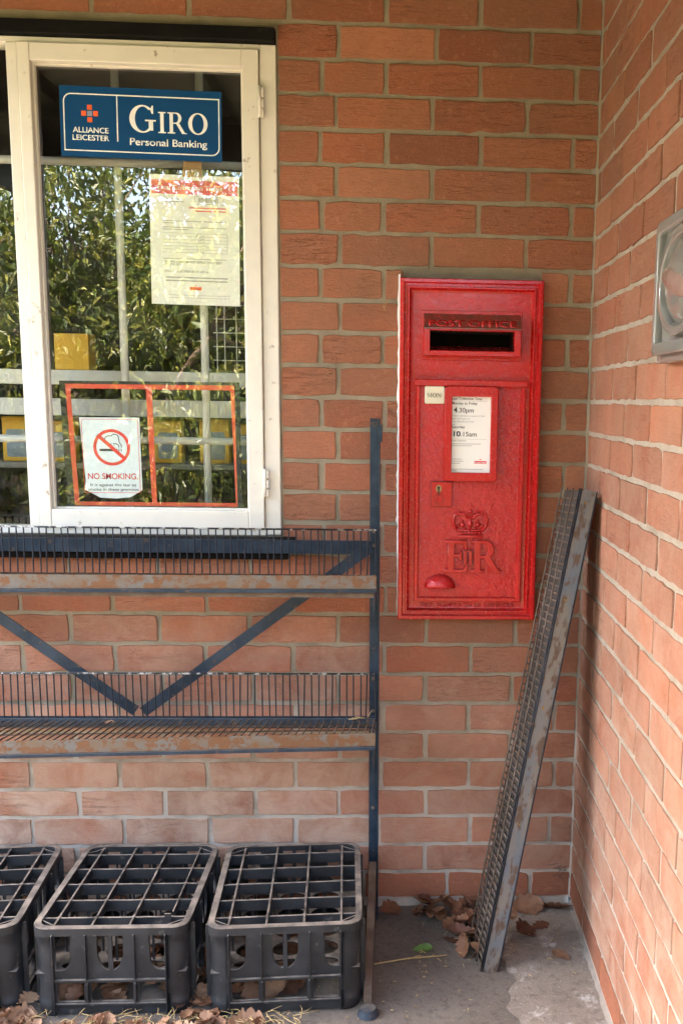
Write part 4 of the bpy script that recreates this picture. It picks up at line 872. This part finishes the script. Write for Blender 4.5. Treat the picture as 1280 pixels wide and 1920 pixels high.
# ------------------------------------------------------------------ bottle crates
def make_crate(label, x, y, deg, Wd=0.330, Dp=0.405, H=0.207, broken=False, group='black bottle crates on the floor'):
    mt = Matrix.Translation((x, y, 0.001)) @ Matrix.Rotation(math.radians(deg), 4, 'Z')
    t = thing('bottle_crate', label, 'crate', mat=mt, group=group)
    hw, hd = Wd / 2, Dp / 2; rc = 0.034
    def panel(Lw, rot, off, thick=0.006):
        cw = 0.136 * Lw if Lw < 0.35 else 0.11 * Lw; a, b = -Lw / 2 + cw, Lw / 2 - cw; s = b - a
        f = lambda q: a + s * q
        outer = rect(a - 0.01, b + 0.01, 0.004, H - 0.012); hs = []
        for p0, p1 in ((0.02, 0.26), (0.315, 0.695), (0.75, 0.985)): hs.append(rect(f(p0), f(p1), 0.032, 0.081))
        zt, zb = H - 0.015, 0.106
        hs.append([(f(0.01), zb), (f(0.06), zb)] + [(f(0.06) + s * 0.09 * math.sin(math.radians(q)), zb + 0.03 - 0.03 * math.cos(math.radians(q))) for q in (20, 40, 60, 80)] + [(f(0.155), zt), (f(0.01), zt)])
        hs.append([(f(1 - px), pz) for px, pz in zip([(0.01)] + [0.06] + [0.15] * 0, [zb] * 2)] + [(f(0.94) - s * 0.09 * math.sin(math.radians(q)), zb + 0.03 - 0.03 * math.cos(math.radians(q))) for q in (20, 40, 60, 80)] + [(f(0.845), zt), (f(0.99), zt)])
        for sg in (-1, 1):
            c = 0.5 + sg * 0.016; e = 0.5 + sg * 0.118
            hs.append([(f(c), zt), (f(c), zb)] + [(f(c) + (f(e) - f(c)) * math.sin(math.radians(q)), zb + 0.045 - 0.045 * math.cos(math.radians(q))) for q in (15, 35, 55, 75, 90)] + [(f(e), zt)])
        T_ = Matrix.Rotation(rot, 4, 'Z') @ Matrix.Translation((0, off, 0))
        me = flat([outer] + hs, thick, 0.0006, T_, 0.0)
        bm = bmesh.new(); bm.from_mesh(me); bpy.data.meshes.remove(me)
        for (x0, x1, y0, y1, z0, z1) in ((a, b, -0.007, 0.0, 0.0815, 0.0875), (a, b, -0.006, 0.0, 0.0255, 0.031), (f(0.285), f(0.303), -0.010, 0.002, 0.033, 0.080), (f(0.71), f(0.728), -0.010, 0.002, 0.033, 0.080),
                                       (f(0.285), f(0.296), -0.009, 0.0, 0.087, H - 0.014), (f(0.715), f(0.726), -0.009, 0.0, 0.087, H - 0.014), (f(-0.005), f(0.006), -0.011, 0.0, 0.005, H - 0.014), (f(0.994), f(1.005), -0.011, 0.0, 0.005, H - 0.014)):
            box(bm, x0, x1, y0, y1, z0, z1, 0.0008, M4=T_)
        me = bpy.data.meshes.new('p'); bm.to_mesh(me); bm.free(); return me
    nm = {0: 'front_panel', 1: 'side_panel', 2: 'back_panel', 3: 'side_panel'}
    for k, (Lw, rot, off) in enumerate(((Wd, 0, -hd + 0.002), (Dp, math.pi / 2, -hw + 0.002), (Wd, math.pi, -hd + 0.002), (Dp, -math.pi / 2, -hw + 0.002))):
        finish(nm[k], panel(Lw, rot, off), M['crate'], t)
    # rounded corner columns
    for sx in (-1, 1):
        for sy in (-1, 1):
            bm = bmesh.new(); prof_ = [(0.0, 0.92), (0.008, 0.95), (0.02, 0.98), (0.028, 1.02), (0.032, 0.96), (0.05, 0.93), (H - 0.05, 0.94), (H - 0.03, 0.97), (H - 0.026, 1.05), (H - 0.004, 1.06), (H, 1.03)]
            rows = []
            for z, sc in prof_:
                row = []
                Lc = 0.042; pts = [(-Lc, 0.0)] + [(-rc + rc * math.sin(math.radians(q)), rc - rc * math.cos(math.radians(q))) for q in (0, 15, 30, 45, 60, 75, 90)] + [(0.0, Lc)]
                for (px, py) in pts:
                    X = hw + px + (sc - 1) * 0.03; Y = hd - py + (sc - 1) * 0.03
                    row.append(bm.verts.new((sx * X, sy * Y, z)))
                rows.append(row)
            for r0, r1 in zip(rows, rows[1:]):
                for k in range(len(r0) - 1): bm.faces.new((r0[k], r0[k + 1], r1[k + 1], r1[k])).smooth = True
            bmesh.ops.recalc_face_normals(bm, faces=bm.faces[:]); bmesh.ops.solidify(bm, geom=bm.faces[:], thickness=0.004)
            bmesh.ops.recalc_face_normals(bm, faces=bm.faces[:]); obj('corner_post', bm, M['crate'], t)
    # rim
    bm = bmesh.new(); out = rrect(-hw - 0.002, hw + 0.002, -hd - 0.002, hd + 0.002, rc, n=6); inn = rrect(-hw + 0.012, hw - 0.012, -hd + 0.012, hd - 0.012, rc * 0.72, n=6); N = len(out)
    rr = [[bm.verts.new((p[0], p[1], z)) for p in poly] for poly, z in ((out, H - 0.018), (out, H - 0.001), (inn, H), (inn, H - 0.014))]
    for a, b in zip(rr, rr[1:]):
        for k in range(N):
            if broken and out[k][1] < -hd + 0.004 and 0.10 * Wd < (out[k][0] + out[(k + 1) % N][0]) / 2 and False: continue
            bm.faces.new((a[k], a[(k + 1) % N], b[(k + 1) % N], b[k]))
    bmesh.ops.recalc_face_normals(bm, faces=bm.faces[:]); obj('rim', bm, M['crate'], t)
    # bottle grid: cross walls, long walls, thin uprights
    bm = bmesh.new(); ys = [-hd + 0.052 + (Dp - 0.10) * q / 4 for q in range(5)]; xs = [-hw + 0.044 + (Wd - 0.088) * q / 3 for q in range(4)]
    rs = random.Random(int(x * 100) + 7)
    for yv in ys: box(bm, -hw + 0.012, hw - 0.012, yv - 0.0029, yv + 0.0029, H - 0.030, H - 0.004, 0.0006)
    for i, xv in enumerate(xs):
        if broken and i == 3:
            box(bm, xv - 0.0016, xv + 0.0016, -hd + 0.07, hd - 0.012, H - 0.022, H - 0.002, 0.0005)
            box(bm, xv - 0.011, xv + 0.004, -hd + 0.035, -hd + 0.038, H - 0.075, H + 0.012, 0.0008)
        else: box(bm, xv - 0.0023, xv + 0.0023, -hd + 0.010, hd - 0.010, H - 0.024, H - 0.002, 0.0005)
        for yv in ys: box(bm, xv - 0.005, xv + 0.005, yv - 0.004, yv + 0.004, H - 0.026, H - 0.003, 0.001)
    for sx in (-1, 1):
        for sy in (-1, 1):
            T_ = Matrix.Translation((sx * (hw - 0.026), sy * (hd - 0.030), 0)) @ Matrix.Rotation(math.radians(-35 * sx * sy), 4, 'Z')
            box(bm, -0.028, 0.028, -0.0016, 0.0016, H - 0.020, H - 0.003, M4=T_)
    for yv in ys:
        for a, b in zip(xs, xs[1:]): xm = (a + b) / 2; box(bm, xm - 0.0022, xm + 0.0022, yv - 0.002, yv + 0.002, 0.101, H - 0.010)
    for i, xv in enumerate(xs):
        for a, b in zip(ys, ys[1:]): ym = (a + b) / 2; box(bm, xv - 0.002, xv + 0.002, ym - 0.0022, ym + 0.0022, 0.101, H - 0.008)
    obj('bottle_grid', bm, M['crate'], t)
    # pierced base plate
    holes = []
    xb = [-hw + 0.014] + xs + [hw - 0.014]; yb_ = [-hd + 0.014] + ys + [hd - 0.014]
    for a, b in zip(xs, xs[1:]):
        for c, d in zip(yb_, yb_[1:]): holes.append(ellipse((a + b) / 2, (c + d) / 2, (b - a) * 0.42, min(0.032, (d - c) * 0.40), 16))
    me = flat([rect(-hw + 0.004, hw - 0.004, -hd + 0.004, hd - 0.004)] + holes, 0.003, 0, Matrix.Translation((0, 0, 0.100)) @ Matrix.Rotation(math.radians(-90), 4, 'X'), 0.0)
    finish('base_plate', me, M['crate'], t)
    bm = bmesh.new()
    for xv in xs: box(bm, xv - 0.002, xv + 0.002, -hd + 0.01, hd - 0.01, 0.088, 0.098)
    obj('base_ribs', bm, M['crate'], t)
    return t
make_crate('intact black bottle crate beside the foot of the shelf rack', -0.7215, -0.266, 3.2, Wd=0.332)
make_crate('black bottle crate with a snapped divider, middle of the three', -1.0875, -0.266, 0.3, Wd=0.330, broken=True)
make_crate('black bottle crate cut off by the left edge of the photo', -1.4665, -0.272, 4.5, Wd=0.330)

# ------------------------------------------------------------------ wall box of clear plastic on the side wall
wb = thing('plastic_wall_box', 'clear grey plastic box with an oval moulding on the side wall', 'wall box', (-0.0, -0.90, 1.41))
Ry = Matrix.Rotation(math.radians(-90), 4, 'Z')     # faces -y -> faces -x ; local x runs along -y... 
def side(polys, depth, bevel, at):
    """outline in (distance from corner, z) on the side wall, face at x = -at"""
    me = flat([[(a, z) for a, z in p] for p in polys], depth, bevel, None, 0.0)
    bm = bmesh.new(); bm.from_mesh(me); bpy.data.meshes.remove(me)
    for q in bm.verts: q.co = Vector((-at + q.co.y, -q.co.x, q.co.z))
    bmesh.ops.reverse_faces(bm, faces=bm.faces[:]) ; bmesh.ops.recalc_face_normals(bm, faces=bm.faces[:])
    m2 = bpy.data.meshes.new('s'); bm.to_mesh(m2); bm.free(); return m2
finish('body', side([rrect(0.752, 1.10, 1.412, 1.643, 0.008)], 0.022, 0.002, 0.026), M['plastic'], wb)
finish('raised_rim', side([rrect(0.760, 1.092, 1.424, 1.638, 0.01), rrect(0.774, 1.078, 1.440, 1.624, 0.008)], 0.010, 0.002, 0.039), M['plastic'], wb)
finish('oval_ring', side([ellipse(0.905, 1.532, 0.118, 0.082, 40), ellipse(0.905, 1.532, 0.106, 0.071, 40)], 0.010, 0.002, 0.040), M['plastic'], wb)
bm = bmesh.new(); bmesh.ops.create_uvsphere(bm, u_segments=32, v_segments=16, radius=1.0, matrix=Matrix.Translation((-0.024, -0.905, 1.535)) @ Matrix.Diagonal((0.022, 0.104, 0.069, 1)))
obj('lens', bm, M['plastic'], wb, True)
bm = bmesh.new(); bmesh.ops.create_uvsphere(bm, u_segments=24, v_segments=12, radius=1.0, matrix=Matrix.Translation((-0.040, -0.900, 1.530)) @ Matrix.Rotation(0.25, 4, 'X') @ Matrix.Diagonal((0.010, 0.085, 0.020, 1)))
obj('reflection_band', bm, simple('brown_reflection', (0.22, 0.15, 0.125), 0.2, var=0.4, scale=30), wb, True)  # brown ellipsoid stands in for a reflection across the oval

# ------------------------------------------------------------------ leaves and straw
def oak_outline(L, rnd, lobes=4):
    pts = []; n = lobes * 7
    for i in range(n + 1):
        t_ = i / n; base = math.sin(math.pi * min(1, t_ * 1.02)) ** 0.65 * (0.62 + 0.5 * t_) * 0.36; wav = 1 + (0.36 * abs(math.sin(math.pi * lobes * t_)) ** 0.7 - 0.22 if lobes > 1 else 0)
        pts.append((t_ * L, max(0.0015 / L, base * wav * rnd.uniform(0.9, 1.1)) * L))
    return pts
def add_leaf(bm, lay, M4, L, rnd, curl, bv, lobes=4):
    o = oak_outline(L, rnd, lobes); ph = rnd.uniform(0, 6.28); rows = []
    for x, w_ in o:
        bend = curl * L * 0.5 * ((x / L - 0.5) ** 2) * 4 * 0.5; row = []
        for s in (-1, -0.5, 0, 0.5, 1):
            z = bend + abs(s) ** 1.5 * w_ * curl * 1.1 + 0.05 * w_ * math.sin(9 * x / L + ph + 3 * s)
            row.append(bm.verts.new(M4 @ Vector((x - L / 2, s * w_, z))))
        rows.append(row)
    for a, b in zip(rows, rows[1:]):
        for k in range(4):
            f = bm.faces.new((a[k], a[k + 1], b[k + 1], b[k])); f.smooth = True; f[lay] = bv
    st = [M4 @ Vector((-L / 2 + 0.002, 0, o and curl * L * 0.25)), M4 @ Vector((-L / 2 - L * 0.12, 0.003, curl * L * 0.28))]
    n0 = len(bm.faces); tube(bm, st, 0.0008, 4); bm.faces.ensure_lookup_table()
    for f in bm.faces[n0:]: f[lay] = bv
def place(x, y, z, rz, rx, ry): return Matrix.Translation((x, y, z)) @ Euler((rx, ry, rz), 'XYZ').to_matrix().to_4x4()
def leaf_thing(label, x, y, z, L, rz, tilt, curl, bv, seed, group=None, mat=None, name='oak_leaf', lobes=4):
    rnd = random.Random(seed); bm = bmesh.new(); lay = bm.faces.layers.float.new('bv')
    add_leaf(bm, lay, place(0, 0, 0, rz, tilt[0], tilt[1]), L, rnd, curl, bv, lobes)
    mz = min(q.co.z for q in bm.verts); bmesh.ops.translate(bm, vec=(0, 0, -mz), verts=bm.verts)
    o = obj(name, bm, mat or M['oak']); o.location = (x, y, z); return tag(o, label, 'leaf', group)
leaf_thing('single orange oak leaf lying flat on the bare concrete near the side wall', -0.067, -0.262, 0.0062, 0.055, 2.2, (0, 0), 0.12, 0.72, 1)
leaf_thing('dark brown leaf curled beside the foot of the leaning shelf', -0.150, -0.165, 0.006, 0.085, 1.0, (0.5, 0.3), 0.5, 0.05, 2)
leaf_thing('pale pink leaf stuck against the right edge of the leaning shelf', -0.178, -0.125, 0.03, 0.045, 0.3, (0.9, 0.2), 0.3, 0.85, 3)
leaf_thing('dry leaf lying in the very corner of the walls', -0.045, -0.040, 0.006, 0.085, 3.1, (0.35, 0.0), 0.35, 0.15, 4)
leaf_thing('tan leaf along the wall between the corner and the shelf', -0.125, -0.036, 0.006, 0.10, 0.15, (0.45, 0.0), 0.4, 0.66, 5)
leaf_thing('rust red leaf against the wall beside the rack upright', -0.490, -0.045, 0.004, 0.075, 0.8, (0.5, 0.2), 0.45, 0.3, 6)
leaf_thing('faint brown leaf flat on the floor in front of the corner', -0.100, -0.125, 0.0062, 0.06, 0.6, (0, 0), 0.08, 0.1, 7)
leaf_thing('small green leaf lying on the dark concrete', -0.403, -0.226, 0.003, 0.050, 0.25, (0.25, 0), 0.4, 0.6, 8, mat=M['greenleaf'], name='green_leaf', lobes=1)
leaf_thing('orange leaf standing in the gap between two crates', -0.925, -0.335, 0.004, 0.115, 1.4, (1.0, 0.3), 0.35, 0.72, 9)
leaf_thing('long curled orange leaf at the front corner of the right crate', -0.790, -0.515, 0.004, 0.08, 0.25, (0.3, 0.1), 0.6, 0.75, 10)
leaf_thing('buff leaf propped on the floor left of the middle crate', -1.275, -0.490, 0.004, 0.07, 0.9, (0.8, 0.3), 0.45, 0.98, 11)
leaf_thing('small chip of dry leaf on the bar of the lower shelf', -1.178, -0.102, 0.5445, 0.026, 0.1, (0.2, 0), 0.3, 0.8, 12)
def litter(name, label, spots, seed, kind=None, bvr=(0.0, 1.0), L=(0.05, 0.09)):
    rnd = random.Random(seed); bm = bmesh.new(); lay = bm.faces.layers.float.new('bv')
    for x, y, sx, sy, h, n in spots:
        for _ in range(n):
            px, py = x + rnd.uniform(-sx, sx), y + rnd.uniform(-sy, sy)
            add_leaf(bm, lay, place(px, py, 0.008 + rnd.uniform(0, h), rnd.uniform(0, 6.28), rnd.gauss(0, 0.35), rnd.gauss(0, 0.35)), rnd.uniform(*L), rnd, rnd.uniform(0.1, 0.6), rnd.uniform(*bvr))
    for q in bm.verts: q.co.z = max(q.co.z, 0.004 + 0.001 * rnd.random())
    o = obj(name, bm, M['oak']); tag(o, label, 'leaves'); o['kind'] = 'stuff'; return o
litter('leaf_heap', 'heap of brown oak leaves against the wall left of the leaning shelf', [(-0.335, -0.055, 0.075, 0.035, 0.035, 22), (-0.285, -0.15, 0.045, 0.06, 0.03, 16), (-0.285, -0.235, 0.03, 0.03, 0.02, 6)], 31, bvr=(0.0, 0.7), L=(0.035, 0.072))
litter('leaf_litter', 'dry leaves scattered in front of and between the crates', [(-1.12, -0.535, 0.30, 0.022, 0.004, 70), (-1.29, -0.50, 0.035, 0.03, 0.012, 14), (-0.89, -0.465, 0.03, 0.05, 0.012, 18), (-0.915, -0.25, 0.02, 0.18, 0.02, 26), (-1.285, -0.25, 0.025, 0.2, 0.03, 18), (-0.80, -0.53, 0.06, 0.015, 0.002, 5)], 32, bvr=(0.25, 1.0), L=(0.028, 0.065))
litter('leaf_litter', 'dry leaves lying inside the middle crate', [(-1.0875, -0.32, 0.14, 0.12, 0.025, 60)], 33, bvr=(0.1, 0.9))
litter('leaf_litter', 'a few dry leaves lying inside the right crate', [(-0.72, -0.36, 0.13, 0.07, 0.01, 12), (-0.72, -0.17, 0.12, 0.1, 0.01, 10)], 34, bvr=(0.2, 0.9))
rnd = random.Random(41); bm = bmesh.new()
def straw_bits(n, x, y, sx, sy, z=0.006, l=(0.01, 0.06)):
    for _ in range(n):
        px, py, a, q = x + rnd.uniform(-sx, sx), y + rnd.uniform(-sy, sy), rnd.uniform(0, 6.28), rnd.uniform(*l)
        tube(bm, [(px, py, z), (px + math.cos(a) * q * 0.5, py + math.sin(a) * q * 0.5, z + rnd.uniform(0, 0.006)), (px + math.cos(a + 0.2) * q, py + math.sin(a + 0.2) * q, z + 0.001)], rnd.uniform(0.0005, 0.0011), 4)
straw_bits(240, -1.05, -0.525, 0.38, 0.05, 0.014); straw_bits(30, -0.32, -0.21, 0.12, 0.10, 0.006, (0.006, 0.03)); straw_bits(24, -0.11, -0.2, 0.09, 0.16, 0.009, (0.003, 0.012)); straw_bits(40, -0.45, -0.35, 0.2, 0.15, 0.004, (0.002, 0.008))
o = obj('straw_bits', bm, M['straw']); tag(o, 'loose straw and grass scraps on the floor', 'straw'); o['kind'] = 'stuff'
bm = bmesh.new(); tube(bm, [(-0.524, -0.290, 0.006), (-0.44, -0.272, 0.009), (-0.345, -0.256, 0.007)], 0.0018, 6)
tag(recentre(obj('yellow_stalk', bm, M['straw'])), 'long yellow stalk lying across the concrete by the rack foot', 'stalk')
bm = bmesh.new()
for a, b in (((-0.585, -0.10, 0.556), (-0.555, -0.108, 0.560)), ((-0.575, -0.105, 0.562), (-0.552, -0.10, 0.557)), ((-0.545, -0.1, 0.557), (-0.535, -0.095, 0.575)), ((-0.592, -0.103, 0.5545), (-0.57, -0.106, 0.5565))): tube(bm, [a, b], 0.0012, 4)
tag(recentre(obj('straw_wisp', bm, M['straw'])), 'wisp of straw caught at the right end of the lower shelf', 'straw')

bm = bmesh.new()
for a, b in (((-0.512, -0.006, 1.555), (-0.498, -0.011, 1.588)), ((-0.514, -0.005, 1.568), (-0.507, -0.009, 1.553)), ((-0.508, -0.007, 1.578), (-0.513, -0.009, 1.560))): tube(bm, [a, b], 0.0006, 4)
tag(recentre(obj('straw_wisp', bm, M['straw'])), 'wisp of dry straw stuck to the brickwork left of the post box', 'straw')
bm = bmesh.new(); rw = random.Random(3)
for _ in range(16):
    p = Vector((-0.030 + rw.gauss(0, 0.012), -0.010 - abs(rw.gauss(0, 0.006)), 0.108 + rw.gauss(0, 0.010))); tube(bm, [p, p + Vector((rw.gauss(0, 0.012), -0.004, rw.gauss(0, 0.008)))], 0.0008, 4)
o = obj('cobweb_debris', bm, M['rustwire']); tag(o, 'tuft of brown debris caught low in the corner of the walls', 'debris'); o['kind'] = 'stuff'

# ------------------------------------------------------------------ garden across the way (mirrored in the window), with hedges added to block low sky
def shrub(x, y, h, r, n, seed, label, tint=(0.0, 1.0)):
    rnd = random.Random(seed); t = thing('laurel_shrub', label, 'shrub', (x, y, -0.06), 'laurel shrubs across the garden')
    bm = bmesh.new(); cl = []
    for k in range(5):
        a = rnd.uniform(0, 6.28); p = Vector((x, y, -0.06)); pts = [p.copy()]; d = Vector((math.cos(a) * 0.35, math.sin(a) * 0.35, 1)).normalized()
        while p.z < h * rnd.uniform(0.75, 0.95):
            d = (d + Vector((rnd.gauss(0, 0.16), rnd.gauss(0, 0.16), 0.05))).normalized(); p = p + d * h * 0.12; pts.append(p.copy())
            if p.z > h * 0.22:
                for _ in range(3): cl.append(p + Vector((rnd.gauss(0, r * 0.42), rnd.gauss(0, r * 0.42), rnd.gauss(0, h * 0.09))))
        tube(bm, pts, [0.045 * (1 - 0.8 * i / len(pts)) for i in range(len(pts))], 6)
        for c_ in cl[-12:]: tube(bm, [pts[len(pts) // 2], c_], [0.012, 0.004], 4)
    obj('trunk', bm, M['bark'], t)
    bm = bmesh.new(); lay = bm.faces.layers.float.new('bv')
    for _ in range(int(n * 2.4)):
        c_ = rnd.choice(cl); p = c_ + Vector((rnd.gauss(0, r * 0.16), rnd.gauss(0, r * 0.16), rnd.gauss(0, r * 0.16)))
        if p.z < 0.15: continue
        L_ = rnd.uniform(0.065, 0.11); w_ = L_ * rnd.uniform(0.17, 0.24); m = place(p.x, p.y, p.z, rnd.uniform(0, 6.28), rnd.gauss(0, 0.7), rnd.gauss(0.5, 0.6))
        vs_ = [bm.verts.new(m @ Vector(q)) for q in ((0, 0, 0), (L_ * 0.45, -w_, 0.01), (L_, 0, -0.012), (L_ * 0.45, w_, 0.01))]
        b_ = min(1, max(0, rnd.uniform(*tint)))
        for f in (bm.faces.new((vs_[0], vs_[1], vs_[2])), bm.faces.new((vs_[0], vs_[2], vs_[3]))): f[lay] = b_
    obj('crown', bm, M['laurel'], t)
for i, (x, y, h, r, n) in enumerate(((-5.4, -6.9, 2.6, 1.0, 5000), (-4.3, -6.3, 3.2, 1.0, 6500), (-3.3, -6.6, 3.6, 1.0, 7000), (-2.3, -6.4, 3.2, 0.95, 7000), (-1.3, -7.0, 2.6, 1.0, 5000), (-6.8, -8.0, 3.2, 1.2, 5000))):
    shrub(x, y, h, r, n, 60 + i, 'leafy laurel shrub growing across the garden, mirrored in the window glass')

def hedge(x0, x1, y0, y1, h, n, seed, label):  # hedges added to block low sky so the upper wall stays darker
    rnd = random.Random(seed); t = thing('sky_blocking_hedge', label, 'hedge', ((x0 + x1) / 2, (y0 + y1) / 2, -0.06))
    bm = bmesh.new(); box(bm, x0 + 0.15, x1 - 0.15, y0 + 0.15, y1 - 0.15, -0.06, h - 0.2)
    obj('branch_core', bm, M['bark'], t)
    bm = bmesh.new(); lay = bm.faces.layers.float.new('bv')
    for _ in range(n):
        q = rnd.random(); p = Vector((rnd.uniform(x0, x1), rnd.uniform(y0, y1), rnd.uniform(0, h)))
        if q < 0.6:
            if x1 - x0 > y1 - y0: p.y = y1 + rnd.gauss(-0.1, 0.12)
            else: p.x = x1 + rnd.gauss(-0.1, 0.12)
        else: p.z = h + rnd.gauss(-0.12, 0.16)
        L_ = rnd.uniform(0.12, 0.2); w_ = L_ * 0.24; m = place(p.x, p.y, p.z, rnd.uniform(0, 6.28), rnd.gauss(0, 0.8), rnd.gauss(0.3, 0.7))
        vs_ = [bm.verts.new(m @ Vector(k)) for k in ((0, 0, 0), (L_ * 0.45, -w_, 0.01), (L_, 0, -0.012), (L_ * 0.45, w_, 0.01))]
        b_ = rnd.random() * 0.8
        for f in (bm.faces.new((vs_[0], vs_[1], vs_[2])), bm.faces.new((vs_[0], vs_[2], vs_[3]))): f[lay] = b_
    obj('foliage', bm, M['laurel'], t)
hedge(-14, 9, -10.2, -9.2, 2.9, 14000, 90, 'long green hedge added behind the laurel shrubs to block the low sky')
hedge(-10.5, -9.5, -9.2, 7, 3.0, 8000, 91, 'tall green hedge added out of view left of the porch to block the low sky')
